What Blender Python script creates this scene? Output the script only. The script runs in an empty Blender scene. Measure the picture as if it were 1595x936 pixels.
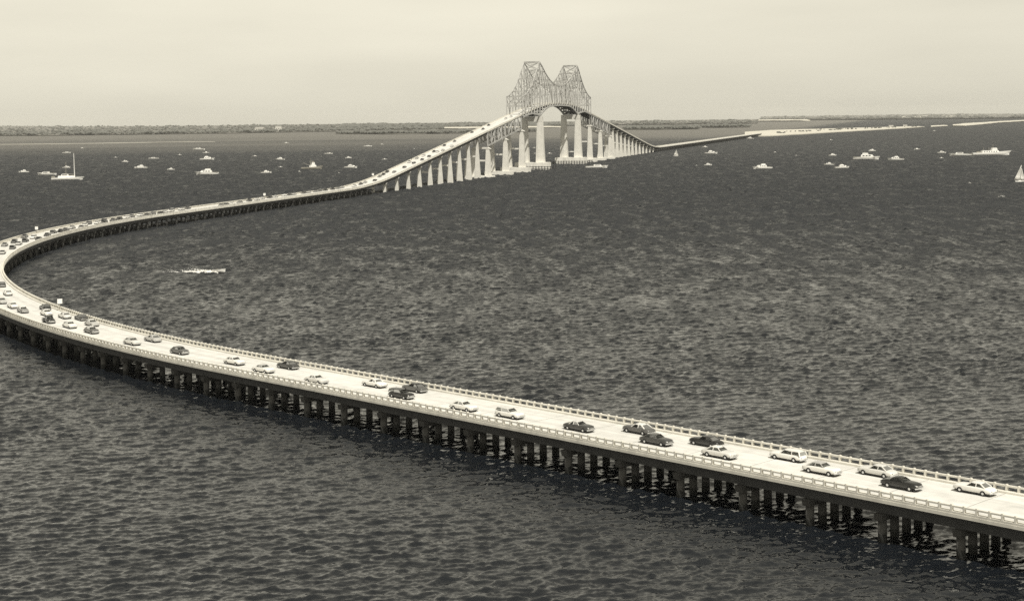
import bpy, math, random
import numpy as np
from mathutils import Matrix, Vector, Euler

R = random.Random(7)
scene = bpy.context.scene
col = scene.collection

# ------------------------------------------------------------------ camera
CAM_H = 53.6                       # eye height above the bay
FOCAL = 2400.0 / 1595.0            # focal length in picture widths
ROLL = 0.0115
EARTH = 7.43e6                     # radius of the bay's curve, refraction included
HORIZON = 181.0
cam_data = bpy.data.cameras.new('camera')
cam = bpy.data.objects.new('camera', cam_data)
col.objects.link(cam)
cam_data.sensor_width = 36.0
cam_data.lens = 36.0 * FOCAL
cam_data.shift_y = -(468.0 - HORIZON) / 1595.0
cam_data.clip_start = 1.0
cam_data.clip_end = 200000.0
cam.matrix_world = Matrix.Translation((0, 0, CAM_H)) @ Matrix.Rotation(math.pi / 2, 4, 'X') @ Matrix.Rotation(-ROLL, 4, 'Z')
scene.camera = cam

# ------------------------------------------------------------------ sky and sun
SUN_EL = math.radians(58)
SUN_H = Vector((0.42, -0.907)).normalized()
world = bpy.data.worlds.new('World')
scene.world = world
world.use_nodes = True
wn = world.node_tree.nodes
wl = world.node_tree.links
wn.clear()
sky = wn.new('ShaderNodeTexSky')
sky.sky_type = 'NISHITA'
sky.sun_disc = False
sky.sun_elevation = SUN_EL
sky.sun_rotation = math.atan2(SUN_H.x, SUN_H.y)
sky.air_density = 2.6
sky.dust_density = 0.06
sky.ozone_density = 1.0
bw = wn.new('ShaderNodeRGBToBW')
tint = wn.new('ShaderNodeMix')
tint.data_type = 'RGBA'
tint.blend_type = 'MULTIPLY'
tint.inputs[0].default_value = 1.0
tint.inputs[7].default_value = (1.0, 0.95, 0.785, 1)
bg = wn.new('ShaderNodeBackground')
bg.inputs['Strength'].default_value = 0.10
wo = wn.new('ShaderNodeOutputWorld')
wl.new(sky.outputs[0], bw.inputs[0])
wl.new(bw.outputs[0], tint.inputs[6])
# thin uneven veil of high haze
wtc = wn.new('ShaderNodeTexCoord')
wmp = wn.new('ShaderNodeMapping')
wmp.inputs['Scale'].default_value = (1.6, 1.6, 9.0)
wnz = wn.new('ShaderNodeTexNoise')
wnz.inputs['Scale'].default_value = 2.2
wnz.inputs['Detail'].default_value = 5
wmr = wn.new('ShaderNodeMapRange')
wmr.inputs[1].default_value = 0.3
wmr.inputs[2].default_value = 0.7
wmr.inputs[3].default_value = 0.92
wmr.inputs[4].default_value = 1.06
wsc = wn.new('ShaderNodeVectorMath')
wsc.operation = 'SCALE'
wl.new(wtc.outputs['Generated'], wmp.inputs[0])
wl.new(wmp.outputs[0], wnz.inputs['Vector'])
wl.new(wnz.outputs['Fac'], wmr.inputs[0])
wl.new(tint.outputs[2], wsc.inputs[0])
wl.new(wmr.outputs[0], wsc.inputs['Scale'])
wl.new(wsc.outputs[0], bg.inputs['Color'])
wl.new(bg.outputs[0], wo.inputs[0])

sun_data = bpy.data.lights.new('sun', 'SUN')
sun_data.energy = 4.1
sun_data.angle = math.radians(0.55)
sun_data.color = (1.0, 0.965, 0.87)
sun = bpy.data.objects.new('sun', sun_data)
col.objects.link(sun)
to_sun = Vector((SUN_H.x * math.cos(SUN_EL), SUN_H.y * math.cos(SUN_EL), math.sin(SUN_EL)))
sun.rotation_euler = to_sun.to_track_quat('Z', 'Y').to_euler()
sun.location = (300, -200, 500)

vs = scene.view_settings
vs.view_transform = 'Standard'
vs.look = 'None'
vs.exposure = 0.16
vs.gamma = 1.0
vs.use_curve_mapping = False
scene.render.engine = 'CYCLES'
scene.cycles.max_bounces = 6
scene.cycles.volume_bounces = 1
scene.cycles.use_denoising = False

# ------------------------------------------------------------------ helpers
def ground(x, y, h=0.0):
    """photograph pixel -> point of the place at height h"""
    du, dv = x - 797.5, y - HORIZON
    u, v = du - ROLL * dv, dv + ROLL * du
    Z = 2400.0 * (CAM_H - h) / v
    k, disc = v / 2400.0, (v / 2400.0) ** 2 - 2 * (CAM_H - h) / EARTH
    Z = EARTH * (k - math.sqrt(disc)) if disc > 0 else EARTH * k
    return Vector((u / 2400.0 * Z, Z, h - Z * Z / (2 * EARTH)))

def ppm(x, y):
    """photograph pixels per metre at the water point under pixel x, y"""
    return 2400.0 / ground(x, y).y

def new_mat(name):
    m = bpy.data.materials.new(name)
    m.use_nodes = True
    return m, m.node_tree.nodes, m.node_tree.links, m.node_tree.nodes['Principled BSDF']

def mat(name, c, rough=0.6, var=0.15, scale=0.6, metallic=0.0, coat=0.0, bump=0.0, stain=None):
    """painted or cast surface with uneven tone"""
    m, n, l, p = new_mat(name)
    p.inputs['Roughness'].default_value = rough
    p.inputs['Metallic'].default_value = metallic
    p.inputs['Coat Weight'].default_value = coat
    tc = n.new('ShaderNodeTexCoord')
    nz = n.new('ShaderNodeTexNoise')
    nz.inputs['Scale'].default_value = scale
    nz.inputs['Detail'].default_value = 6
    nz.inputs['Roughness'].default_value = 0.65
    l.new(tc.outputs['Object'], nz.inputs['Vector'])
    rp = n.new('ShaderNodeValToRGB')
    rp.color_ramp.elements[0].position = 0.3
    rp.color_ramp.elements[1].position = 0.72
    a = [max(0.0, k * (1 - var)) for k in c]
    b = [min(1.0, k * (1 + var)) for k in c]
    rp.color_ramp.elements[0].color = (*a, 1)
    rp.color_ramp.elements[1].color = (*b, 1)
    l.new(nz.outputs['Fac'], rp.inputs[0])
    out = rp.outputs[0]
    if stain:
        n2 = n.new('ShaderNodeTexNoise')
        n2.inputs['Scale'].default_value = stain[0]
        n2.inputs['Detail'].default_value = 4
        mp = n.new('ShaderNodeMapping')
        mp.inputs['Scale'].default_value = (1, 1, 0.12)
        l.new(tc.outputs['Object'], mp.inputs[0])
        l.new(mp.outputs[0], n2.inputs['Vector'])
        r2 = n.new('ShaderNodeValToRGB')
        r2.color_ramp.elements[0].position = 0.48
        r2.color_ramp.elements[0].color = (1, 1, 1, 1)
        r2.color_ramp.elements[1].position = 0.75
        r2.color_ramp.elements[1].color = (stain[1], stain[1], stain[1], 1)
        l.new(n2.outputs['Fac'], r2.inputs[0])
        mx = n.new('ShaderNodeMix')
        mx.data_type = 'RGBA'
        mx.blend_type = 'MULTIPLY'
        mx.inputs[0].default_value = 1.0
        l.new(out, mx.inputs[6])
        l.new(r2.outputs[0], mx.inputs[7])
        out = mx.outputs[2]
    l.new(out, p.inputs['Base Color'])
    if bump:
        bp = n.new('ShaderNodeBump')
        bp.inputs['Strength'].default_value = bump
        bp.inputs['Distance'].default_value = 0.05
        l.new(nz.outputs['Fac'], bp.inputs['Height'])
        l.new(bp.outputs[0], p.inputs['Normal'])
    return m

def grey(v, warm=0.06):
    return (v * (1 + warm * 0.4), v, v * (1 - warm))

M = {}
M['concrete'] = mat('concrete', grey(0.64, 0.10), 0.8, 0.10, 0.5, stain=(0.5, 0.75))
def pile_mat():
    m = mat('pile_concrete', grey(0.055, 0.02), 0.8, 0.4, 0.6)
    n, l = m.node_tree.nodes, m.node_tree.links
    p = n['Principled BSDF']
    src = p.inputs['Base Color'].links[0].from_socket
    g = n.new('ShaderNodeNewGeometry')
    sp = n.new('ShaderNodeSeparateXYZ')
    l.new(g.outputs['Position'], sp.inputs[0])
    nz = n.new('ShaderNodeTexNoise')
    nz.inputs['Scale'].default_value = 1.3
    nz.inputs['Detail'].default_value = 5
    l.new(g.outputs['Position'], nz.inputs['Vector'])
    ad = n.new('ShaderNodeMath')
    ad.operation = 'MULTIPLY_ADD'
    ad.inputs[1].default_value = 1.1
    l.new(nz.outputs['Fac'], ad.inputs[0])
    l.new(sp.outputs[2], ad.inputs[2])
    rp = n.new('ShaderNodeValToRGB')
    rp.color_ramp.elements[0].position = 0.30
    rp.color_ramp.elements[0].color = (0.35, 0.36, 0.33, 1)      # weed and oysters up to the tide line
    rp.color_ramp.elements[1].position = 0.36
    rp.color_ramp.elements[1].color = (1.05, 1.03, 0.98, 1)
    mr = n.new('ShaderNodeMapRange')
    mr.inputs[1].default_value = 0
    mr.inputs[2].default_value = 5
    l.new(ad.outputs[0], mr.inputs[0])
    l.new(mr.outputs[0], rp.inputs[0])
    mx = n.new('ShaderNodeMix')
    mx.data_type = 'RGBA'
    mx.blend_type = 'MULTIPLY'
    mx.inputs[0].default_value = 1
    l.new(src, mx.inputs[6])
    l.new(rp.outputs[0], mx.inputs[7])
    l.new(mx.outputs[2], p.inputs['Base Color'])
    return m
M['pile'] = pile_mat()
M['pier'] = mat('pier_concrete', grey(0.70, 0.08), 0.8, 0.12, 0.25, stain=(0.25, 0.7))
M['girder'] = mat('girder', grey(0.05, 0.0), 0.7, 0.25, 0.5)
M['steel'] = mat('painted_steel', grey(0.42, 0.05), 0.5, 0.18, 0.3, stain=(0.3, 0.55))
M['fender'] = mat('creosote_timber', grey(0.04, 0.0), 0.85, 0.35, 0.4)
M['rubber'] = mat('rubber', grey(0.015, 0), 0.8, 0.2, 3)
M['chrome'] = mat('chrome', grey(0.7, 0), 0.18, 0.05, 3, metallic=1.0)
M['lamp'] = mat('lamp_glass', grey(0.6, 0.05), 0.15, 0.05, 3)
M['white_paint'] = mat('white_boat_paint', grey(0.80, 0.05), 0.35, 0.06, 0.5)
M['boat_trim'] = mat('boat_trim', grey(0.28, 0.15), 0.5, 0.25, 0.5)
M['boat_dark'] = mat('boat_dark_hull', grey(0.10, 0.05), 0.45, 0.25, 0.4)
M['boat_glass'] = mat('boat_window', grey(0.03, 0), 0.12, 0.2, 0.5)
M['sail'] = mat('sailcloth', grey(0.80, 0.06), 0.8, 0.05, 0.3)
M['sign'] = mat('sign_paint', grey(0.82, 0.04), 0.5, 0.04, 1.0)
M['sand'] = mat('sand', grey(0.52, 0.14), 0.95, 0.12, 0.01)
M['mud'] = mat('wet_sand', grey(0.30, 0.12), 0.9, 0.3, 0.01)
M['soil'] = mat('marsh_ground', grey(0.16, 0.12), 0.95, 0.4, 0.008)
M['foliage'] = mat('foliage', (0.115, 0.115, 0.102), 0.9, 0.4, 0.03)
M['house'] = mat('house_wall', grey(0.7, 0.08), 0.8, 0.1, 0.2)
M['roof'] = mat('house_roof', grey(0.30, 0.1), 0.8, 0.2, 0.2)
M['foam'] = mat('foam', grey(0.80, 0.05), 0.9, 0.10, 0.7)

def glass_mat():
    m, n, l, p = new_mat('car_glass')
    tr = n.new('ShaderNodeBsdfTransparent')
    tr.inputs[0].default_value = (0.42, 0.43, 0.42, 1)
    gl = n.new('ShaderNodeBsdfGlossy')
    gl.inputs['Roughness'].default_value = 0.03
    fr = n.new('ShaderNodeFresnel')
    nz = n.new('ShaderNodeTexNoise')
    nz.inputs['Scale'].default_value = 2.0
    mr = n.new('ShaderNodeMapRange')
    mr.inputs[3].default_value = 1.45
    mr.inputs[4].default_value = 1.6
    l.new(nz.outputs['Fac'], mr.inputs[0])
    l.new(mr.outputs[0], fr.inputs['IOR'])
    mx = n.new('ShaderNodeMixShader')
    l.new(fr.outputs[0], mx.inputs[0])
    l.new(tr.outputs[0], mx.inputs[1])
    l.new(gl.outputs[0], mx.inputs[2])
    l.new(mx.outputs[0], n['Material Output'].inputs[0])
    return m
M['glass'] = glass_mat()

def road_mat():
    """sun-bleached concrete with worn wheel tracks along the deck and oil drips"""
    m, n, l, p = new_mat('road_concrete')
    p.inputs['Roughness'].default_value = 0.85
    uv = n.new('ShaderNodeUVMap')
    sx = n.new('ShaderNodeSeparateXYZ')
    l.new(uv.outputs[0], sx.inputs[0])
    # UV: u metres along, v metres across
    mp = n.new('ShaderNodeMapping')
    mp.inputs['Scale'].default_value = (0.03, 0.55, 1)
    l.new(uv.outputs[0], mp.inputs[0])
    nz = n.new('ShaderNodeTexNoise')
    nz.inputs['Scale'].default_value = 1.0
    nz.inputs['Detail'].default_value = 5
    l.new(mp.outputs[0], nz.inputs['Vector'])
    rp = n.new('ShaderNodeValToRGB')
    rp.color_ramp.elements[0].position = 0.32
    rp.color_ramp.elements[1].position = 0.62
    rp.color_ramp.elements[0].color = (*grey(0.54, 0.06), 1)
    rp.color_ramp.elements[1].color = (*grey(0.67, 0.06), 1)
    l.new(nz.outputs['Fac'], rp.inputs[0])
    n2 = n.new('ShaderNodeTexNoise')
    n2.inputs['Scale'].default_value = 0.45
    n2.inputs['Detail'].default_value = 7
    l.new(uv.outputs[0], n2.inputs['Vector'])
    r2 = n.new('ShaderNodeValToRGB')
    r2.color_ramp.elements[0].position = 0.30
    r2.color_ramp.elements[0].color = (0.86, 0.86, 0.86, 1)
    r2.color_ramp.elements[1].position = 0.55
    r2.color_ramp.elements[1].color = (1, 1, 1, 1)
    l.new(n2.outputs['Fac'], r2.inputs[0])
    mx = n.new('ShaderNodeMix')
    mx.data_type = 'RGBA'
    mx.blend_type = 'MULTIPLY'
    mx.inputs[0].default_value = 1
    l.new(rp.outputs[0], mx.inputs[6])
    l.new(r2.outputs[0], mx.inputs[7])
    # slab joints every 10.8 m
    dv = n.new('ShaderNodeMath')
    dv.operation = 'PINGPONG'
    dv.inputs[1].default_value = 5.4
    l.new(sx.outputs[0], dv.inputs[0])
    lt = n.new('ShaderNodeMath')
    lt.operation = 'LESS_THAN'
    lt.inputs[1].default_value = 0.05
    l.new(dv.outputs[0], lt.inputs[0])
    m2 = n.new('ShaderNodeMix')
    m2.data_type = 'RGBA'
    m2.inputs[7].default_value = (*grey(0.22, 0.1), 1)
    l.new(lt.outputs[0], m2.inputs[0])
    l.new(mx.outputs[2], m2.inputs[6])
    l.new(m2.outputs[2], p.inputs['Base Color'])
    return m
M['road'] = road_mat()

PAINT = {}
for nm, v in {'black': 0.012, 'charcoal': 0.045, 'dark grey': 0.09, 'mid grey': 0.2, 'light grey': 0.42, 'cream': 0.62, 'white': 0.75}.items():
    PAINT[nm] = mat('car_paint_' + nm.replace(' ', '_'), grey(v, 0.06), 0.32, 0.06, 1.5, coat=0.6)

class MB:
    """collects shapes for ONE mesh object"""
    def __init__(self):
        self.v, self.f, self.m = [], [], []
    def add(self, verts, faces, mi=0):
        o = len(self.v)
        self.v += [tuple(p) for p in verts]
        self.f += [tuple(i + o for i in fc) for fc in faces]
        self.m += [mi] * len(faces)
        return self
    def box(self, x0, x1, y0, y1, z0, z1, mi=0):
        vs_ = [(x0, y0, z0), (x1, y0, z0), (x1, y1, z0), (x0, y1, z0), (x0, y0, z1), (x1, y0, z1), (x1, y1, z1), (x0, y1, z1)]
        return self.add(vs_, BOXF, mi)
    def frustum(self, a0, a1, b0, b1, z0, c0, c1, d0, d1, z1, mi=0):
        vs_ = [(a0, b0, z0), (a1, b0, z0), (a1, b1, z0), (a0, b1, z0), (c0, d0, z1), (c1, d0, z1), (c1, d1, z1), (c0, d1, z1)]
        return self.add(vs_, BOXF, mi)
    def bar(self, p, q, w, h=None, mi=0, up=Vector((0, 0, 1))):
        h = h or w
        p, q = Vector(p), Vector(q)
        d = (q - p).normalized()
        if abs(d.dot(up)) > 0.98:
            up = Vector((0, 1, 0))
        s = d.cross(up).normalized()
        u = s.cross(d)
        s *= w / 2
        u *= h / 2
        return self.add([p - s - u, p + s - u, q + s - u, q - s - u, p - s + u, p + s + u, q + s + u, q - s + u], BOXF, mi)
    def tube(self, p, q, r0, r1=None, n=8, mi=0, caps=True):
        r1 = r0 if r1 is None else r1
        p, q = Vector(p), Vector(q)
        d = (q - p).normalized()
        a = d.orthogonal().normalized()
        b = d.cross(a)
        vs_ = []
        for c, r in ((p, r0), (q, r1)):
            for i in range(n):
                t = 2 * math.pi * i / n
                vs_.append(c + a * (r * math.cos(t)) + b * (r * math.sin(t)))
        fs = [(i, (i + 1) % n, n + (i + 1) % n, n + i) for i in range(n)]
        if caps:
            fs += [tuple(range(n - 1, -1, -1)), tuple(range(n, 2 * n))]
        return self.add(vs_, fs, mi)
    def loft(self, rings, mi=0, closed=True, cap=True):
        n = len(rings[0])
        vs_ = [p for r in rings for p in r]
        fs = []
        for k in range(len(rings) - 1):
            for i in range(n if closed else n - 1):
                j = (i + 1) % n
                fs.append((k * n + i, k * n + j, (k + 1) * n + j, (k + 1) * n + i))
        if cap:
            fs.append(tuple(range(n - 1, -1, -1)))
            fs.append(tuple((len(rings) - 1) * n + i for i in range(n)))
        return self.add(vs_, fs, mi)
    def mesh(self, name, mats, smooth=False):
        me = bpy.data.meshes.new(name)
        me.from_pydata(self.v, [], self.f)
        for m_ in (mats if isinstance(mats, (list, tuple)) else [mats]):
            me.materials.append(m_)
        me.polygons.foreach_set('material_index', self.m)
        if smooth:
            me.polygons.foreach_set('use_smooth', [True] * len(self.f))
        me.update()
        return me
    def build(self, name, mats, parent=None, smooth=False):
        return link(name, self.mesh(name, mats, smooth), parent)
BOXF = [(0, 3, 2, 1), (4, 5, 6, 7), (0, 1, 5, 4), (1, 2, 6, 5), (2, 3, 7, 6), (3, 0, 4, 7)]

def link(name, data, parent=None, loc=None, rz=0.0):
    o = bpy.data.objects.new(name, data)
    col.objects.link(o)
    if parent:
        o.parent = parent
    if loc is not None:
        o.location = loc
    if rz:
        o.rotation_euler = (0, 0, rz)
    return o

def tag(o, label=None, category=None, group=None, kind=None):
    if label: o['label'] = label
    if category: o['category'] = category
    if group: o['group'] = group
    if kind: o['kind'] = kind
    return o

def copy_tree(o, parent=None):
    c = o.copy()
    col.objects.link(c)
    c.parent = parent
    for ch in list(o.children):
        copy_tree(ch, c)
    return c

def smoothstep(a, b, x):
    t = np.clip((x - a) / (b - a), 0, 1)
    return t * t * (3 - 2 * t)

# ------------------------------------------------------------------ the bay
def wave_tile(n, size, lam_min, lam_peak, lam_max, wind, spread, seed):
    """periodic wind-sea height field from a directional spectrum"""
    rg = np.random.default_rng(seed)
    k = 2 * np.pi * np.fft.fftfreq(n, size / n)
    kx, ky = np.meshgrid(k, k, indexing='ij')
    kk = np.hypot(kx, ky)
    kk[0, 0] = 1
    kp = 2 * np.pi / lam_peak
    s = np.exp(-0.75 * (kp / kk) ** 2) / kk ** 3.4
    cs = (kx * wind[0] + ky * wind[1]) / kk
    s *= np.abs(cs) ** spread * np.where(cs > 0, 1, 0.25) + 0.04
    s[(kk > 2 * np.pi / lam_min) | (kk < 2 * np.pi / lam_max)] = 0
    s[0, 0] = 0
    ph = np.sqrt(s) * (rg.normal(size=s.shape) + 1j * rg.normal(size=s.shape))
    h = np.real(np.fft.ifft2(ph))
    h /= h.std()
    return h

def sample(tile, size, x, y):
    n = tile.shape[0]
    fx = (x / size * n) % n
    fy = (y / size * n) % n
    ix, iy = np.floor(fx).astype(int), np.floor(fy).astype(int)
    tx, ty = fx - ix, fy - iy
    ix %= n
    iy %= n
    jx, jy = (ix + 1) % n, (iy + 1) % n
    return (tile[ix, iy] * (1 - tx) * (1 - ty) + tile[jx, iy] * tx * (1 - ty) + tile[ix, jy] * (1 - tx) * ty + tile[jx, jy] * tx * ty)

WIND = (0.16, -0.987)
TA = wave_tile(512, 173.0, 1.1, 2.6, 9.0, WIND, 5.0, 3)
TB = wave_tile(512, 61.0, 0.5, 1.25, 3.0, WIND, 3.0, 5)

def wave_height(x, y):
    a, b = 0.9703, 0.2419          # second field turned by 14 degrees
    xr, yr = x * a + y * b, -x * b + y * a
    d = np.hypot(x, y)
    ha = sample(TA, 173.0, x, y) * 0.62 + sample(TA, 241.0, xr + 37, yr + 11) * 0.62
    hb = sample(TB, 61.0, x + 5, y + 9) * 0.7 + sample(TB, 83.0, xr, yr) * 0.7
    gust = 1.0 + 0.08 * sample(TA, 5200.0, x, y)
    gust = np.clip(gust, 0.35, 1.5)
    amp = 0.88 + 0.37 * smoothstep(200, 420, d) + 1.9 * smoothstep(400, 1200, d)
    h = gust * amp * (0.107 * ha * (1 - smoothstep(1500, 2900, d)) + 0.05 * hb * (1 - smoothstep(300, 700, d)))
    return h + 0.6 * h * h          # peaked crests, flat troughs

def build_water():
    k_fine = np.linspace(-0.40, 0.40, 560)
    k_out = np.array([0.43, 0.5, 0.62, 0.85, 1.2])
    ks = np.concatenate([-k_out[::-1], k_fine, k_out])
    z_fine = 128.0 * np.exp(np.linspace(0, math.log(3000 / 128.0), 1660))
    zs = np.concatenate([[3.0, 30.0, 70.0, 100.0, 118.0], z_fine, [3200, 3600, 4500, 6500, 9000, 11000, 13000, 16000, 20000.0, 24000.0]])
    K, Z = np.meshgrid(ks, zs)
    X = K * Z
    Hh = wave_height(X, Z)
    w = 1 - smoothstep(0.385, 0.43, np.abs(K))
    w *= smoothstep(118, 135, Z) * (1 - smoothstep(2700, 3000, Z))
    Hh = Hh * w - (X * X + Z * Z) / (2 * EARTH)
    nz_, nk = K.shape
    co = np.stack([X, Z, Hh], -1).reshape(-1, 3)
    idx = np.arange(nz_ * nk).reshape(nz_, nk)
    q = np.stack([idx[:-1, :-1], idx[:-1, 1:], idx[1:, 1:], idx[1:, :-1]], -1).reshape(-1, 4)
    # water behind the viewer
    base = len(co)
    x0, x1 = co[idx[0, 0]], co[idx[0, -1]]
    ex = np.array([[-28800, 3.0, -55.8], [-28800, -4000.0, -55.8], [28800, -4000.0, -55.8], [28800, 3.0, -55.8]])
    co = np.vstack([co, ex])
    me = bpy.data.meshes.new('water')
    tail = [int(base + 1), int(base + 2), int(base + 3)] + [int(i) for i in idx[0, ::-1]] + [int(base)]
    # side fields outside the fan, so that the bay reaches past the picture on both sides
    left = [int(i) for i in idx[:, 0]][::-1] + [int(base)]
    right = [int(base + 3)] + [int(i) for i in idx[:, -1]]
    loops = np.concatenate([q.reshape(-1), tail, left[::-1], right[::-1]])
    nq = len(q)
    starts = np.concatenate([np.arange(nq) * 4, [nq * 4, nq * 4 + len(tail), nq * 4 + len(tail) + len(left)]])
    totals = np.concatenate([np.full(nq, 4), [len(tail), len(left), len(right)]])
    me.vertices.add(len(co))
    me.vertices.foreach_set('co', co.astype(np.float32).ravel())
    me.loops.add(len(loops))
    me.loops.foreach_set('vertex_index', loops.astype(np.int32))
    me.polygons.add(len(starts))
    me.polygons.foreach_set('loop_start', starts.astype(np.int32))
    me.polygons.foreach_set('loop_total', totals.astype(np.int32))
    me.polygons.foreach_set('use_smooth', np.ones(len(starts), dtype=bool))
    me.update(calc_edges=True)
    me.validate()
    return me

def water_mat():
    m, n, l, p = new_mat('bay_water')
    p.inputs['Base Color'].default_value = (0.0075, 0.0092, 0.0118, 1)
    p.inputs['Roughness'].default_value = 0.12
    p.inputs['IOR'].default_value = 1.55
    geo = n.new('ShaderNodeNewGeometry')
    ln = n.new('ShaderNodeVectorMath')
    ln.operation = 'LENGTH'
    l.new(geo.outputs['Position'], ln.inputs[0])
    def slope(scale, detail, gain, near, far, mul_near, mul_far, stretch=(1, 1, 1)):
        mp = n.new('ShaderNodeMapping')
        mp.inputs['Scale'].default_value = stretch
        mp.inputs['Rotation'].default_value = (0, 0, 0.43)
        l.new(geo.outputs['Position'], mp.inputs[0])
        nz = n.new('ShaderNodeTexNoise')
        nz.noise_dimensions = '2D'
        nz.inputs['Scale'].default_value = scale
        nz.inputs['Detail'].default_value = detail
        nz.inputs['Roughness'].default_value = 0.55
        l.new(mp.outputs[0], nz.inputs['Vector'])
        sb = n.new('ShaderNodeVectorMath')
        sb.operation = 'SUBTRACT'
        sb.inputs[1].default_value = (0.5, 0.5, 0.5)
        l.new(nz.outputs['Color'], sb.inputs[0])
        mr = n.new('ShaderNodeMapRange')
        mr.interpolation_type = 'SMOOTHSTEP'
        mr.inputs[1].default_value = near
        mr.inputs[2].default_value = far
        mr.inputs[3].default_value = mul_near * gain
        mr.inputs[4].default_value = mul_far * gain
        l.new(ln.outputs['Value'], mr.inputs[0])
        sc = n.new('ShaderNodeVectorMath')
        sc.operation = 'SCALE'
        l.new(sb.outputs[0], sc.inputs[0])
        l.new(mr.outputs[0], sc.inputs['Scale'])
        return sc.outputs[0]
    # ripples too fine to see one by one widen the glint instead
    rr = n.new('ShaderNodeMapRange')
    rr.interpolation_type = 'SMOOTHSTEP'
    rr.inputs[1].default_value = 220
    rr.inputs[2].default_value = 1000
    rr.inputs[3].default_value = 0.15
    rr.inputs[4].default_value = 0.86
    l.new(ln.outputs['Value'], rr.inputs[0])
    # cat's-paws: patches where the wind roughens the surface more or less
    pm = n.new('ShaderNodeMapping')
    pm.inputs['Scale'].default_value = (0.11, 0.030, 1)
    pm.inputs['Rotation'].default_value = (0, 0, 0.06)
    l.new(geo.outputs['Position'], pm.inputs[0])
    pn = n.new('ShaderNodeTexNoise')
    pn.noise_dimensions = '2D'
    pn.inputs['Scale'].default_value = 1.0
    pn.inputs['Detail'].default_value = 9
    pn.inputs['Roughness'].default_value = 0.82
    l.new(pm.outputs[0], pn.inputs['Vector'])
    pr = n.new('ShaderNodeMapRange')
    pr.inputs[1].default_value = 0.40
    pr.inputs[2].default_value = 0.60
    pr.inputs[3].default_value = 0.42
    pr.inputs[4].default_value = 1.35
    l.new(pn.outputs['Fac'], pr.inputs[0])
    rm = n.new('ShaderNodeMath')
    rm.operation = 'MULTIPLY'
    rm.use_clamp = True
    l.new(rr.outputs[0], rm.inputs[0])
    l.new(pr.outputs[0], rm.inputs[1])
    l.new(rm.outputs[0], p.inputs['Roughness'])
    parts = [slope(2.6, 3, 1.0, 150, 900, 0.36, 0.2, (0.7, 1.0, 1)),
             slope(0.75, 2, 1.0, 300, 700, 0.0, 0.5, (0.6, 1.0, 1)),
             slope(0.20, 2, 1.0, 1500, 2900, 0.0, 0.7, (0.6, 1.0, 1))]
    acc = parts[0]
    for q in parts[1:]:
        ad = n.new('ShaderNodeVectorMath')
        ad.operation = 'ADD'
        l.new(acc, ad.inputs[0])
        l.new(q, ad.inputs[1])
        acc = ad.outputs[0]
    fl = n.new('ShaderNodeVectorMath')
    fl.operation = 'MULTIPLY'
    fl.inputs[1].default_value = (1, 1, 0)
    l.new(acc, fl.inputs[0])
    ad = n.new('ShaderNodeVectorMath')
    ad.operation = 'ADD'
    l.new(fl.outputs[0], ad.inputs[0])
    l.new(geo.outputs['Normal'], ad.inputs[1])
    nm = n.new('ShaderNodeVectorMath')
    nm.operation = 'NORMALIZE'
    l.new(ad.outputs[0], nm.inputs[0])
    l.new(nm.outputs[0], p.inputs['Normal'])
    # pale sand flats showing through shoal water beyond the bridge, left of the road line
    sp = n.new('ShaderNodeSeparateXYZ')
    l.new(geo.outputs['Position'], sp.inputs[0])
    def math_(op, a, b):
        q = n.new('ShaderNodeMath')
        q.operation = op
        for i, v in enumerate((a, b)):
            if isinstance(v, (int, float)): q.inputs[i].default_value = v
            else: l.new(v, q.inputs[i])
        return q.outputs[0]
    nz = n.new('ShaderNodeTexNoise')
    nz.noise_dimensions = '2D'
    nz.inputs['Scale'].default_value = 0.0016
    nz.inputs['Detail'].default_value = 5
    mp = n.new('ShaderNodeMapping')
    mp.inputs['Scale'].default_value = (0.35, 1, 1)
    l.new(geo.outputs['Position'], mp.inputs[0])
    l.new(mp.outputs[0], nz.inputs['Vector'])
    side = math_('SUBTRACT', math_('MULTIPLY', sp.outputs[1], 0.267), math_('ADD', sp.outputs[0], 391.0))
    wob = math_('MULTIPLY', math_('SUBTRACT', nz.outputs['Fac'], 0.5), 2600.0)
    def ramp(v, a, b):
        q = n.new('ShaderNodeMapRange')
        q.interpolation_type = 'SMOOTHSTEP'
        q.inputs[1].default_value = a
        q.inputs[2].default_value = b
        l.new(v, q.inputs[0])
        return q.outputs[0]
    mask = math_('MULTIPLY', ramp(math_('ADD', sp.outputs[1], wob), 2300, 4600), ramp(side, -20, 120))
    mx = n.new('ShaderNodeMix')
    mx.data_type = 'RGBA'
    mx.inputs[6].default_value = (0.0075, 0.0092, 0.0118, 1)
    mx.inputs[7].default_value = (0.120, 0.113, 0.099, 1)
    l.new(mask, mx.inputs[0])
    l.new(mx.outputs[2], p.inputs['Base Color'])
    return m

wm = build_water()
wm.materials.append(water_mat())
tag(link('water', wm), 'dark choppy bay water filling the scene', None, None, 'structure')

# ------------------------------------------------------------------ bridge alignment
I_PT = Vector((-255.5, 507.8))
A_N = math.radians(-44.413)
A_F = math.radians(14.9476)
D_N = Vector((math.sin(A_N), math.cos(A_N)))
D_F = Vector((math.sin(A_F), math.cos(A_F)))
TAN = 291.0
RAD = TAN / math.tan((A_F - A_N) / 2)
ARC = RAD * (A_F - A_N)
P0 = Vector((-173.13, 816.35))
B_T = (I_PT + D_F * TAN - P0).dot(D_F)           # end of the curve
B_S = B_T - ARC                                   # start of the curve
N_T = I_PT - D_N * TAN
C_ARC = N_T + Vector((D_N.y, -D_N.x)) * RAD

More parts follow.
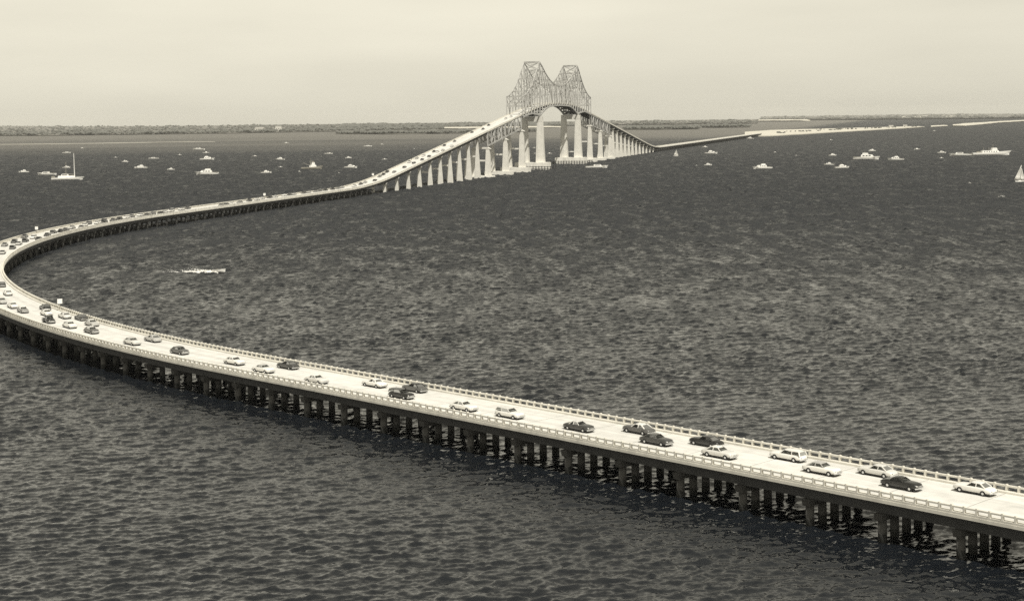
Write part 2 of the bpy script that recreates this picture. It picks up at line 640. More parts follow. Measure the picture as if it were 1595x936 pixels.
def plan(b):
    """point, direction, left normal at distance b along the deck"""
    if b >= B_T:
        p, d = I_PT + D_F * (TAN + b - B_T), D_F
    elif b <= B_S:
        p, d = N_T + D_N * (b - B_S), D_N
    else:
        a = A_N + (b - B_S) / RAD
        d = Vector((math.sin(a), math.cos(a)))
        p = C_ARC + Vector((-d.y, d.x)) * RAD
    return p, d, Vector((-d.y, d.x))

H_ROAD = 5.6
G1, G2 = 0.1175, -0.1135
PVI = 843.0
H_PVI = 73.3
B1 = PVI - (H_PVI - H_ROAD) / G1
B2 = PVI - (H_PVI - H_ROAD) / G2
def vcurve(b, pv, hp, ga, gb, L):
    x = b - (pv - L / 2)
    return hp - ga * L / 2 + ga * x + (gb - ga) * x * x / (2 * L)
def road_h(b):
    if b < B1 - 50 or b > B2 + 60:
        return H_ROAD
    if b < B1 + 50: return vcurve(b, B1, H_ROAD, 0, G1, 100)
    if b < PVI - 122: return H_ROAD + G1 * (b - B1)
    if b < PVI + 122: return vcurve(b, PVI, H_PVI, G1, G2, 244)
    if b < B2 - 60: return H_PVI + G2 * (b - PVI)
    return vcurve(b, B2, H_ROAD, G2, 0, 120)

def at(b, u=0.0, dz=0.0):
    """u metres to the left of outbound travel, dz above the road"""
    p, d, nl = plan(b)
    q = p + nl * u
    return Vector((q.x, q.y, road_h(b) + dz))

def steps(b0, b1, ds):
    n = max(1, int(math.ceil((b1 - b0) / ds)))
    return [b0 + (b1 - b0) * i / n for i in range(n + 1)]

def sweep(mb, b0, b1, section, ds=6.0, mi=0, hfun=None):
    """closed section [(u, dz), ...] swept along the deck"""
    rings = []
    for b in steps(b0, b1, ds):
        rings.append([at(b, u, dz if hfun is None else dz + hfun(b)) for u, dz in section])
    return mb.loft(rings, mi)

def rect(u0, u1, z0, z1):
    return [(u0, z0), (u1, z0), (u1, z1), (u0, z1)]

B_BEGIN, B_END = -800.0, 2950.0
B_ABUT = 283.0                 # trestle meets the climbing spans
B_LOW = 1440.0                 # far low trestle begins
HALF = 6.5                     # half width between railings
EDGE = 7.0

bridge = link('bridge', None, None, (at(-60).x, at(-60).y, 0))
tag(bridge, 'long white concrete and steel bridge curving across the bay up to twin truss peaks', 'bridge')
BI = Matrix.Translation(bridge.location).inverted()
def part(mb, name, mats, parent=None, smooth=False):
    """link a world-space mesh under the bridge"""
    o = mb.build(name, mats, parent or bridge, smooth)
    if parent is None:
        o.matrix_parent_inverse = BI
    return o

# ---- deck, roadway, kerbs
for b0, b1, ds in ((B_BEGIN, B_ABUT, 5), (B_ABUT, B_LOW, 6), (B_LOW, B_END, 40)):
    part(sweep(MB(), b0, b1, rect(-EDGE, EDGE, -0.42, -0.02), ds), 'deck_slab', M['concrete'])
    mb = MB()
    bs = steps(b0, b1, ds)
    me_v, me_f, uvs = [], [], []
    us = [-HALF + 0.45, -3, 0, 3, HALF - 0.45]
    for b in bs:
        for u in us:
            me_v.append(at(b, u, 0.0 + 0.06 * (1 - (u / HALF) ** 2)))
    nu = len(us)
    for i in range(len(bs) - 1):
        for j in range(nu - 1):
            me_f.append((i * nu + j, (i + 1) * nu + j, (i + 1) * nu + j + 1, i * nu + j + 1)[::-1])
    mb.add(me_v, me_f)
    ro = part(mb, 'roadway', M['road'], None, True)
    uvl = ro.data.uv_layers.new(name='deck')
    vi = np.empty(len(ro.data.loops), dtype=np.int32)
    ro.data.loops.foreach_get('vertex_index', vi)
    uvv = np.array([(b, u) for b in bs for u in us], dtype=np.float32)
    uvl.data.foreach_set('uv', uvv[vi].ravel())
    for sgn in (-1, 1):
        a, c = sgn * (HALF - 0.46), sgn * (EDGE - 0.05)
        part(sweep(MB(), b0, b1, rect(min(a, c), max(a, c), -0.018, 0.28), ds), 'kerb', M['concrete'])

# ---- girders under the low trestles and the climbing spans
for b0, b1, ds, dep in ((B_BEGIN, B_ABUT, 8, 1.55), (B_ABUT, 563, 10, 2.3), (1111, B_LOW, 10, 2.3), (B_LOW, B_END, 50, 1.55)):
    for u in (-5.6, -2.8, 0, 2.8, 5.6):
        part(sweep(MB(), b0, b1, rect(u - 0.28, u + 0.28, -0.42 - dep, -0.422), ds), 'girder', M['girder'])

# ---- railings: top rail and posts
POST = MB().frustum(-0.13, 0.13, -0.21, 0.21, 0, -0.11, 0.11, -0.19, 0.19, 0.80)
post_me = POST.mesh('post', M['concrete'])
SP = 1.64
for sgn in (-1, 1):
    u = sgn * (HALF + 0.22)
    rail = sweep(MB(), B_BEGIN, B_ABUT, rect(u - 0.17, u + 0.17, 0.76, 0.97), 4)
    ro = part(rail, 'railing', M['concrete'])
    b = -775.0
    k = 0
    rest = MB()
    while b < B_ABUT - 1:
        p, d, nl = plan(b)
        if -745 < b and k < 150:
            o = link('post', post_me, ro)
            pt = at(b, u, 0.283)
            o.location = pt
            o.rotation_euler = (0, 0, math.atan2(d.y, d.x))
            k += 1
        else:
            mtx = Matrix.Translation(at(b, u, 0.283)) @ Matrix.Rotation(math.atan2(d.y, d.x), 4, 'Z')
            rest.add([mtx @ Vector(v) for v in POST.v[:8]], BOXF)
        b += SP
    tag(rest.build('post_row', M['concrete'], ro), kind='stuff')
    # parapet of the climbing spans and of the far trestle
    for b0, b1, ds, sp in ((B_ABUT, B_LOW, 6, 3.3), (B_LOW, B_END, 40, 12)):
        rail = sweep(MB(), b0, b1, rect(u - 0.11, u + 0.11, 0.62, 1.0), ds)
        sweep(rail, b0, b1, rect(u - 0.09, u + 0.09, 0.282, 0.40), ds)
        ro = part(rail, 'railing', M['concrete'])
        rest = MB()
        b = b0 + 1
        while b < b1 - 1:
            p, d, nl = plan(b)
            mtx = Matrix.Translation(at(b, u, 0.283)) @ Matrix.Rotation(math.atan2(d.y, d.x), 4, 'Z')
            rest.add([mtx @ Vector(v) for v in POST.v[:8]], BOXF)
            b += sp
        tag(rest.build('post_row', M['concrete'], ro), kind='stuff')

# ---- pile bents of the low trestle
pile_me = None
BENT = 10.8
cap_mb = MB().frustum(-0.55, 0.55, -6.5, 6.5, -0.45, -0.55, 0.55, -6.7, 6.7, 0.45)
cap_me = cap_mb.mesh('pile_bent', M['pile'])
z_cap = H_ROAD - 0.42 - 1.55 - 0.455
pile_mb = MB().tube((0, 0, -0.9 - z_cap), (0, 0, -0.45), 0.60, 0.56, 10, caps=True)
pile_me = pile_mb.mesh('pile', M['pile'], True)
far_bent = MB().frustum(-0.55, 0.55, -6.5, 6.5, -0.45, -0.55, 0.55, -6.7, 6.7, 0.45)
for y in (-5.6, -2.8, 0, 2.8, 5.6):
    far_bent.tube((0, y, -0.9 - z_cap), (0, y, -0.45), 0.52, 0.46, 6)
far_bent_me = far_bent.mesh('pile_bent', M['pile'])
b = -778.0
k = 0
while b < B_ABUT - 4:
    p, d, nl = plan(b)
    q = at(b)
    q.z = z_cap
    near = b < -140
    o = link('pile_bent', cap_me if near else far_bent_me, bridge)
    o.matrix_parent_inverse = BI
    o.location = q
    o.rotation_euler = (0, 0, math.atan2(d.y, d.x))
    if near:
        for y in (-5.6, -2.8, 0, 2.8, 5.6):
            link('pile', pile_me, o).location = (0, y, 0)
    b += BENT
rest = MB()
b = B_LOW + 20
while b < B_END:
    p, d, nl = plan(b)
    mtx = Matrix.Translation(Vector((p.x, p.y, z_cap))) @ Matrix.Rotation(math.atan2(d.y, d.x), 4, 'Z')
    rest.add([mtx @ Vector(v) for v in far_bent.v], far_bent.f)
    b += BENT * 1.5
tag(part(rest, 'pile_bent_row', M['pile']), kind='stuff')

# ---- piers of the climbing spans: two tapering legs, a cap with bracket ends, a plinth
def pier(b, leg_u, wb, wt, lb, lt, top, footing=None, strut=True):
    """local frame: x along the deck, y to the left, z up from the water"""
    p, d, nl = plan(b)
    o = MB()
    zc = road_h(b) - top
    o.frustum(-lt * 0.6, lt * 0.6, -leg_u - wt * 0.9, leg_u + wt * 0.9, zc - 1.6, -lt * 0.6, lt * 0.6, -EDGE + 0.25, EDGE - 0.25, zc)
    ob = o.build('pier', M['pier'], bridge)
    ob.matrix_parent_inverse = BI
    ob.location = (p.x, p.y, 0)
    ob.rotation_euler = (0, 0, math.atan2(d.y, d.x))
    z0 = -0.8 if not footing else footing[2] - 0.01
    for s in (-1, 1):
        MB().frustum(-lb / 2, lb / 2, s * leg_u - wb / 2, s * leg_u + wb / 2, z0, -lt / 2, lt / 2, s * leg_u - wt / 2, s * leg_u + wt / 2, zc - 1.602).build('leg', M['pier'], ob)
    if footing:
        MB().frustum(-footing[0] / 2, footing[0] / 2, -footing[1] / 2, footing[1] / 2, -0.8, -footing[0] / 2 + 0.3, footing[0] / 2 - 0.3, -footing[1] / 2 + 0.3, footing[1] / 2 - 0.3, footing[2]).build('footing', M['pier'], ob)
    if strut:
        zm = zc * 0.55
        MB().box(-lt * 0.45, lt * 0.45, -leg_u + wt / 2 - 0.2, leg_u - wt / 2 + 0.2, zm - 0.7, zm + 0.7).build('strut', M['pier'], ob)
    return ob

b = 537.0
while b > B_ABUT + 4:
    hh = road_h(b)
    w_ = 1.3 + 0.105 * hh
    pier(b, 4.4, w_, 1.25, 1.2 + 0.07 * hh, 1.1, 0.42 + 2.305, strut=hh > 20)
    b -= 26.5
b = 1140.0
while b < B_LOW + 10:
    hh = road_h(b)
    w_ = 1.3 + 0.105 * hh
    pier(b, 4.4, w_, 1.25, 1.2 + 0.07 * hh, 1.1, 0.42 + 2.305, strut=hh > 20)
    b += 26.5
DT = 13.0      # depth of the deck trusses
T1, T2 = 750.0, 924.0
E1, E2 = 682.0, 993.0
MID = (T1 + T2) / 2
for b, top, wb, ft in ((563, DT + 1.0, 5.0, (9, 24, 1.4)), (622, DT + 1.0, 5.4, (10, 26, 3.0)), (E1, DT + 1.0, 5.8, (11, 28, 4.5)),
                       (E2, DT + 1.0, 5.8, (11, 28, 3.4)), (1052, DT + 1.0, 5.4, (10, 26, 2.6)), (1111, DT + 1.0, 5.0, (9, 24, 2.0))):
    pier(b, 6.6, wb, wb * 0.62, wb, wb * 0.55, top, ft, strut=True)
TR = 8.0       # truss planes to either side of the centre line
for b in (T1, T2):
    p, d, nl = plan(b)
    o = MB()
    zt = road_h(b) - 9.2
    o.box(-2.6, 2.6, -TR - 2.6, TR + 2.6, zt - 5.0, zt)
    ob = o.build('tower_pier', M['pier'], bridge)
    ob.matrix_parent_inverse = BI
    ob.location = (p.x, p.y, 0)
    ob.rotation_euler = (0, 0, math.atan2(d.y, d.x))
    for s in (-1, 1):
        MB().frustum(-4.2, 4.2, s * TR - 4.0, s * TR + 4.0, 6.99, -2.5, 2.5, s * TR - 2.7, s * TR + 2.7, zt - 5.002).build('column', M['pier'], ob)
    MB().frustum(-8.5, 8.5, -17, 17, -0.8, -8, 8, -16.5, 16.5, 7.0).build('footing', M['pier'], ob)
    fm = MB()
    for i in range(15):
        y = -21 + 42 * i / 14
        for x in (-11.5, 11.5):
            fm.tube((x, y, -0.8), (x, y, 3.6), 0.4, 0.4, 6)
    for z in (0.9, 2.9):
        for x in (-11.5, 11.5):
            fm.box(x - 0.56, x + 0.56, -21.5, 21.5, z - 0.25, z + 0.25)
    fm.build('fender', M['fender'], ob)

# ---- deck trusses
def deck_truss(b0, b1, npan):
    for s in (-1, 1):
        u = s * 6.3
        bs = [b0 + (b1 - b0) * i / npan for i in range(npan + 1)]
        mb = MB()
        for i in range(npan):
            mb.bar(at(bs[i], u, -1.0), at(bs[i + 1], u, -1.0), 0.8, 1.0)
        ch = part(mb, 'deck_truss', M['steel'])
        mb = MB()
        for i in range(npan):
            mb.bar(at(bs[i], u, -DT), at(bs[i + 1], u, -DT), 0.9, 1.1)
        mb.build('bottom_chord', M['steel'], ch)
        for i in range(npan + 1):
            MB().bar(at(bs[i], u, -DT), at(bs[i], u, -1.0), 1.15, 0.9).build('vertical', M['steel'], ch)
            if i < npan:
                a, c = (i, i + 1) if i % 2 else (i + 1, i)
                MB().bar(at(bs[a], u, -DT + 0.4), at(bs[c], u, -1.4), 0.55, 0.55).build('diagonal', M['steel'], ch)
    for i in range(npan + 1):
        b = b0 + (b1 - b0) * i / npan
        mb = MB().bar(at(b, -6.3, -1.3), at(b, 6.3, -1.3), 0.7, 1.2)
        mb.bar(at(b, -6.3, -DT + 0.5), at(b, 6.3, -1.4), 0.35)
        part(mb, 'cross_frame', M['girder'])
for b0, b1 in ((563.6, 621.5), (622.5, 681.2), (993.8, 1051.5), (1052.5, 1110.5)):
    deck_truss(b0, b1, 5)
part(sweep(MB(), 563, E1, rect(-5.8, 5.8, -1.1, -0.422), 8), 'floor_beam', M['girder'])
part(sweep(MB(), E2, 1111, rect(-5.8, 5.8, -1.1, -0.422), 8), 'floor_beam', M['girder'])

# ---- cantilever through-trusses with two peaks
def top_h(b):
    """top chord height above the road"""
    if b < T1: t = (b - E1) / (T1 - E1)
    elif b < MID: t = (MID - b) / (MID - T1)
    elif b < T2: t = (b - MID) / (T2 - MID)
    else: t = (E2 - b) / (E2 - T2)
    t = max(0.0, min(1.0, t * 1.04))
    base = 17.5 if (b < T1 or b > T2) else 18.5
    pk = 45.0
    return base + (pk - base) * t ** 2.1
def low_h(b):
    d = min(abs(b - T1), abs(b - T2))
    return -2.0 - 6.6 * max(0.0, 1 - d / 42.0) ** 1.6
pans = [E1 + (T1 - E1) * i / 6 for i in range(6)] + [T1 + (T2 - T1) * i / 16 for i in range(16)] + [T2 + (E2 - T2) * i / 6 for i in range(7)]
for s in (-1, 1):
    u = s * TR
    mb = MB()
    for a, c in zip(pans[:-1], pans[1:]):
        mb.bar(at(a, u, top_h(a)), at(c, u, top_h(c)), 0.85, 1.0)
    ch = part(mb, 'cantilever_truss', M['steel'])
    mb = MB()
    for a, c in zip(pans[:-1], pans[1:]):
        mb.bar(at(a, u, low_h(a)), at(c, u, low_h(c)), 1.0, 1.5)
    mb.build('bottom_chord', M['steel'], ch)
    for i, b in enumerate(pans):
        w_ = 1.5 if b in (T1, T2) else 1.05
        MB().bar(at(b, u, low_h(b) + 0.5), at(b, u, top_h(b) - 0.5), w_, w_ * 0.9).build('vertical', M['steel'], ch)
        if i < len(pans) - 1:
            c = pans[i + 1]
            mid_a, mid_c = top_h(b) * 0.5, top_h(c) * 0.5
            if top_h(b) > 27 or top_h(c) > 27:
                MB().bar(at(b, u, 1.0), at(c, u, mid_c), 0.42).build('diagonal', M['steel'], ch)
                MB().bar(at(b, u, top_h(b) - 0.8), at(c, u, mid_c), 0.42).build('diagonal', M['steel'], ch)
                MB().bar(at(b, u, mid_a), at(c, u, mid_c), 0.35).build('diagonal', M['steel'], ch)
            elif i % 2:
                MB().bar(at(b, u, 1.0), at(c, u, top_h(c) - 0.8), 0.42).build('diagonal', M['steel'], ch)
            else:
                MB().bar(at(b, u, top_h(b) - 0.8), at(c, u, 1.0), 0.42).build('diagonal', M['steel'], ch)
# sway frames over the road
for i, b in enumerate(pans):
    if b in (E1, E2) or b in (T1, T2) or i % 2 == 0:
        mb = MB()
        t = top_h(b)
        big = 2.2 if b in (T1, T2) else 1.0
        mb.bar(at(b, -TR, t), at(b, TR, t), 0.6 * big, 0.8 * big)
        if b in (E1, E2):
            mb.bar(at(b, -TR, 8.5), at(b, TR, 8.5), 0.9, 1.2)
            mb.bar(at(b, -TR, t), at(b, 0, 8.5), 0.7)
            mb.bar(at(b, TR, t), at(b, 0, 8.5), 0.7)
            mb.bar(at(b, -TR, 8.5), at(b, 0, t), 0.7)
            mb.bar(at(b, TR, 8.5), at(b, 0, t), 0.7)
        else:
            lv = [9.5, t]
            z = t - 8.0
            while z > 12:
                lv.append(z)
                z -= 8.0
            lv.sort()
            for z in lv[:-1]:
                mb.bar(at(b, -TR, z), at(b, TR, z), 0.35 * big, 0.45 * big)
            for z0, z1 in zip(lv[:-1], lv[1:]):
                if z1 - z0 > 3:
                    mb.bar(at(b, -TR, z0), at(b, TR, z1), 0.25 * big)
                    mb.bar(at(b, TR, z0), at(b, -TR, z1), 0.25 * big)
        part(mb, 'portal_frame' if b in (E1, E2) else 'sway_frame', M['steel'])
mb = MB()
for a, c in zip(pans[:-1], pans[1:]):
    mb.bar(at(a, -TR, top_h(a)), at(c, TR, top_h(c)), 0.26)
    mb.bar(at(a, TR, top_h(a)), at(c, -TR, top_h(c)), 0.26)
part(mb, 'top_bracing', M['steel'])
mb = MB()
for b in pans:
    mb.bar(at(b, -TR, -1.3), at(b, TR, -1.3), 0.8, 1.6)
    mb.bar(at(b, -TR, low_h(b)), at(b, TR, low_h(b)), 0.6, 0.9)
for a, c in zip(pans[:-1], pans[1:]):
    mb.bar(at(a, -TR, low_h(a)), at(c, TR, low_h(c)), 0.5)
    mb.bar(at(a, TR, low_h(a)), at(c, -TR, low_h(c)), 0.5)
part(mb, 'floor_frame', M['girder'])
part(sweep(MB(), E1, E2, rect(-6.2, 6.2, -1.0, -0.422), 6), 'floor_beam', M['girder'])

# ------------------------------------------------------------------ shores
def shore(name, label, front, back, mat_, h=1.0, jag=0.02, seed=1):
    """low land between a front and a back shoreline, both given left to right as photograph points"""
    rg = random.Random(seed)
    def dense(line):
        pts = [ground(x, y, h) for x, y in line]
        out = []
        for a, c in zip(pts[:-1], pts[1:]):
            n = max(2, int((c - a).length / 60))
            n = min(n, 40)
            for i in range(n):
                p = a.lerp(c, i / n)
                f = 1 + rg.uniform(-jag, jag) * 0.5
                out.append(Vector((p.x * f, p.y * f, h)))
        out.append(pts[-1])
        return out
    f, k = dense(front), dense(back)
    loop = f + k[::-1]
    n = len(loop)
    mb = MB()
    vs_ = loop + [Vector((p.x, p.y, -0.9)) for p in loop]
    mb.add(vs_, [tuple(range(n))] + [(i, n + i, n + (i + 1) % n, (i + 1) % n) for i in range(n)])
    o = mb.build(name, mat_)
    tag(o, label, None, None, 'structure')
    return o

def wood(name, label, front, back, n, hmin, hmax, seed, h=1.0, wide=1.0):
    """far wood: thousands of small uneven crowns"""
    rg = random.Random(seed)
    ico = [(0, 0, 1)] + [(0.894 * math.cos(a), 0.894 * math.sin(a), 0.447) for a in [2 * math.pi * i / 5 for i in range(5)]] + \
          [(0.894 * math.cos(a), 0.894 * math.sin(a), -0.447) for a in [2 * math.pi * (i + 0.5) / 5 for i in range(5)]] + [(0, 0, -1)]
    fs = [(0, 1 + i, 1 + (i + 1) % 5) for i in range(5)] + [(1 + i, 6 + i, 1 + (i + 1) % 5) for i in range(5)] + \
         [(1 + (i + 1) % 5, 6 + i, 6 + (i + 1) % 5) for i in range(5)] + [(6 + i, 11, 6 + (i + 1) % 5) for i in range(5)]
    F = [ground(x, y, h) for x, y in front]
    K = [ground(x, y, h) for x, y in back]
    def on(line, t):
        s_ = t * (len(line) - 1)
        i = min(int(s_), len(line) - 2)
        return line[i].lerp(line[i + 1], s_ - i)
    mb = MB()
    for _ in range(n):
        t = rg.random()
        p = on(F, t).lerp(on(K, t), rg.random() ** 2.2)
        clump = 0.75 + 0.25 * math.sin(t * 61 + seed) * math.sin(t * 23.7 + seed * 2)
        hh = rg.uniform(hmin, hmax) * clump
        w = hh * rg.uniform(0.45, 0.85) * wide
        j = [(1 + rg.uniform(-0.3, 0.3)) for _ in ico]
        mb.add([(p.x + v[0] * w * q, p.y + v[1] * w * q, h + hh * 0.5 + v[2] * hh * 0.52 * q) for v, q in zip(ico, j)], fs)
    return tag(mb.build(name, M['foliage']), label, None, None, 'stuff')

L1F = [(-60, 212), (60, 211.6), (150, 210.5), (250, 209.3), (350, 208), (450, 206.2), (520, 205), (600, 203.8), (690, 202.6)]
L1B = [(-60, 200), (150, 199.5), (350, 198), (520, 196.5), (690, 195.5)]
shore('far_shore', 'low wooded mainland shore at the left horizon', L1F, L1B, M['soil'], seed=1)
wood('far_wood', 'dark belt of shore trees along the left horizon', L1F, L1B, 2600, 6, 15, 2, wide=1.6)
L2F = [(524, 208.8), (600, 209.2), (680, 208.4), (760, 207.3), (836, 205.2)]
L2B = [(524, 207.2), (600, 206.6), (680, 206), (760, 205.2), (836, 203.8)]
shore('island', 'low dark mangrove island in front of the pale beach left of bridge', L2F, L2B, M['soil'], seed=3)
wood('mangrove', 'dark mangrove thicket covering the island left of bridge', L2F, L2B, 900, 7, 12, 4, wide=1.5)
L3F = [(534, 202.4), (650, 201.8), (800, 200.0), (875, 198.8)]
L3B = [(534, 200.2), (650, 199.8), (800, 198.2), (875, 197.4)]
shore('beach', 'thin pale beach line behind the mangrove island', L3F, L3B, M['sand'], seed=5)
L3C = [(534, 195.5), (650, 195), (800, 194), (875, 193.5)]
wood('far_wood', 'hazy trees behind the pale beach left of bridge', L3B, L3C, 900, 8, 15, 6, wide=2.2)
L8F = [(690, 198.5), (860, 196.5), (1000, 194.8), (1100, 193.6), (1180, 192.6)]
L8B = [(690, 194), (860, 192), (1000, 190.5), (1100, 189.5), (1180, 189)]
shore('far_shore', 'faint distant shore behind the truss bridge', L8F, L8B, M['soil'], seed=7)
wood('far_wood', 'faint distant trees behind the truss bridge', L8F, L8B, 800, 5, 11, 8, wide=2.5)
L4F = [(972, 202.2), (1030, 202), (1090, 201.2)]
L4B = [(972, 199.4), (1030, 199), (1090, 198.8)]
shore('island', 'low dark island right of the bridge end', L4F, L4B, M['soil'], seed=9)
wood('mangrove', 'dark mangrove strip right of the bridge foot', L4F, L4B, 500, 8, 13, 10, wide=1.5)
L5F = [(1094, 199.2), (1130, 199), (1168, 198.4)]
L5B = [(1094, 197.4), (1130, 197), (1168, 196.6)]
shore('island', 'small wooded islet above the far trestle end', L5F, L5B, M['soil'], seed=11)
wood('mangrove', 'dark trees on the islet above the far trestle end', L5F, L5B, 300, 7, 12, 12, wide=1.5)
shore('beach', 'faint pale sand strip far off right of the bridge', [(1164, 190.0), (1215, 189.6), (1262, 189.2)], [(1164, 188.9), (1215, 188.4), (1262, 188.3)], M['sand'], seed=13)
L7F = [(1185, 188.6), (1300, 187.4), (1420, 186.4), (1500, 185.6), (1660, 184.2)]
L7B = [(1185, 184.2), (1300, 183.2), (1420, 182.2), (1500, 181.6), (1660, 180.6)]
shore('far_shore', 'hazy low land along the right horizon', L7F, L7B, M['soil'], seed=15)
wood('far_wood', 'hazy woods along the right horizon', L7F, L7B, 900, 6, 12, 16, wide=3)
shore('beach', 'faint far sand flat near the right horizon', [(1405, 185.2), (1470, 184.4), (1500, 184.0)], [(1405, 184.4), (1470, 183.6), (1500, 183.3)], M['sand'], h=1.3, seed=17)
# the sand causeway that carries the road on
shore('causeway', 'white sand causeway joining the far trestle end', [(1160, 212.6), (1200, 212), (1250, 209.2), (1300, 206.2), (1370, 202.4), (1420, 199.6), (1440, 198.1)],
      [(1160, 206.4), (1200, 203.6), (1250, 202.2), (1300, 201.0), (1370, 199.2), (1420, 197.9), (1440, 197.7)], M['sand'], h=1.2, jag=0.008, seed=19)
shore('sand_spit', 'short white sandbank beyond the causeway gap', [(1450, 198.2), (1464, 197.6), (1476, 196.6)], [(1450, 196.9), (1464, 196.2), (1476, 195.6)], M['sand'], h=0.8, seed=21)
shore('sand_spit', 'long white sand point at the right edge', [(1484, 196.8), (1500, 196.9), (1522, 195), (1560, 191.6), (1660, 186.8)],
      [(1484, 195.2), (1500, 193.6), (1522, 192.3), (1560, 190), (1660, 185.9)], M['sand'], h=1.0, seed=23)
shore('sandbar', 'thin pale sandbar line in front of the left shore', [(-40, 226.6), (120, 224.8), (250, 222.6), (335, 221.4)],
      [(-40, 225.9), (120, 224.1), (250, 222.0), (335, 220.9)], M['mud'], h=0.15, jag=0.006, seed=25)
wood('scrub', 'scattered dark scrub on the sand causeway', [(1210, 209), (1300, 203.5), (1430, 198.6)], [(1210, 206), (1300, 202), (1430, 197.6)], 90, 2, 5, 26, h=1.2, wide=1.6)

def house(x, y, w, dp, hh, label):
    p = ground(x, y, 1.1)
    t = link('house', None, None, p, R.uniform(-0.4, 0.4))
    tag(t, label, 'house')
    MB().box(-w / 2, w / 2, -dp / 2, dp / 2, -0.2, hh).build('wall', M['house'], t)
    e = 0.5
    MB().add([(-w / 2 - e, -dp / 2 - e, hh), (w / 2 + e, -dp / 2 - e, hh), (w / 2 + e, dp / 2 + e, hh), (-w / 2 - e, dp / 2 + e, hh), (-w / 2 - e, 0, hh + dp * 0.35), (w / 2 + e, 0, hh + dp * 0.35)],
             [(0, 1, 5, 4), (3, 4, 5, 2), (0, 4, 3), (1, 2, 5), (0, 3, 2, 1)]).build('roof', M['roof'], t)
    for k in (-0.28, 0.0, 0.28):
        MB().box(k * w - w * 0.06, k * w + w * 0.06, -dp / 2 - 0.12, -dp / 2 - 0.004, hh * 0.4, hh * 0.8).build('window', M['boat_glass'], t)
house(1388, 199.5, 14, 9, 6, 'small white house on the causeway, left of a pair')
house(1410, 198.8, 13, 9, 6, 'small white house on the causeway, right of a pair')
house(1440, 184.2, 60, 30, 16, 'pale building speck on the right horizon')
house(405, 205.8, 40, 20, 14, 'pale building among trees on the left horizon')
house(434, 205.0, 26, 16, 18, 'small pale building right of its bigger neighbour on the left horizon')

# ------------------------------------------------------------------ cars
def ring(x, w, zb, zt):
    half = [(0.80, zb), (0.97, zb + 0.14), (1.0, zb + 0.42 * (zt - zb)), (0.985, zt - 0.20), (0.93, zt - 0.06), (0.78, zt), (0.40, zt + 0.035)]
    return [(x, w * a, z) for a, z in half] + [(x, -w * a, z) for a, z in half[::-1]]
BODY = {
    'sedan': [(-2.62, .60, .44, .70), (-2.54, .78, .34, .82), (-2.25, .90, .28, .95), (-1.7, .945, .25, 1.03), (-0.9, .955, .24, 1.07), (0, .955, .24, 1.07), (0.8, .95, .24, 1.06),
              (1.3, .945, .24, 1.06), (1.9, .92, .26, 1.02), (2.3, .88, .28, .96), (2.52, .77, .34, .84), (2.62, .60, .42, .70)],
    'pickup': [(-2.55, .86, .42, .60), (-2.5, .90, .40, .62), (-0.45, .92, .36, .62), (-0.42, .92, .28, 1.12), (0.9, .92, .28, 1.12), (1.2, .86, .28, 1.14), (1.9, .80, .30, 1.10), (2.35, .76, .34, 1.0), (2.45, .62, .42, .86)],
}
# cabin: rear base, rear top, front top, front base, base half width, top half width, base z, roof z
CABIN = {'sedan': (-1.75, -1.05, 0.20, 0.82, .84, .66, 1.05, 1.47), 'coupe': (-1.25, -0.75, 0.15, 0.80, .84, .64, 1.05, 1.44),
         'wagon': (-2.42, -2.20, 0.20, 0.82, .86, .72, 1.05, 1.53), 'pickup': (-0.40, -0.30, 0.35, 0.82, .84, .70, 1.10, 1.66)}

def pane(a, b, c, d, inset=0.06, off=0.0):
    a, b, c, d = map(Vector, (a, b, c, d))
    m = (a + b + c + d) / 4
    pts = [m + (q - m) * (1 - inset * 2) for q in (a, b, c, d)]
    return MB().add(pts, [(0, 1, 2, 3)])

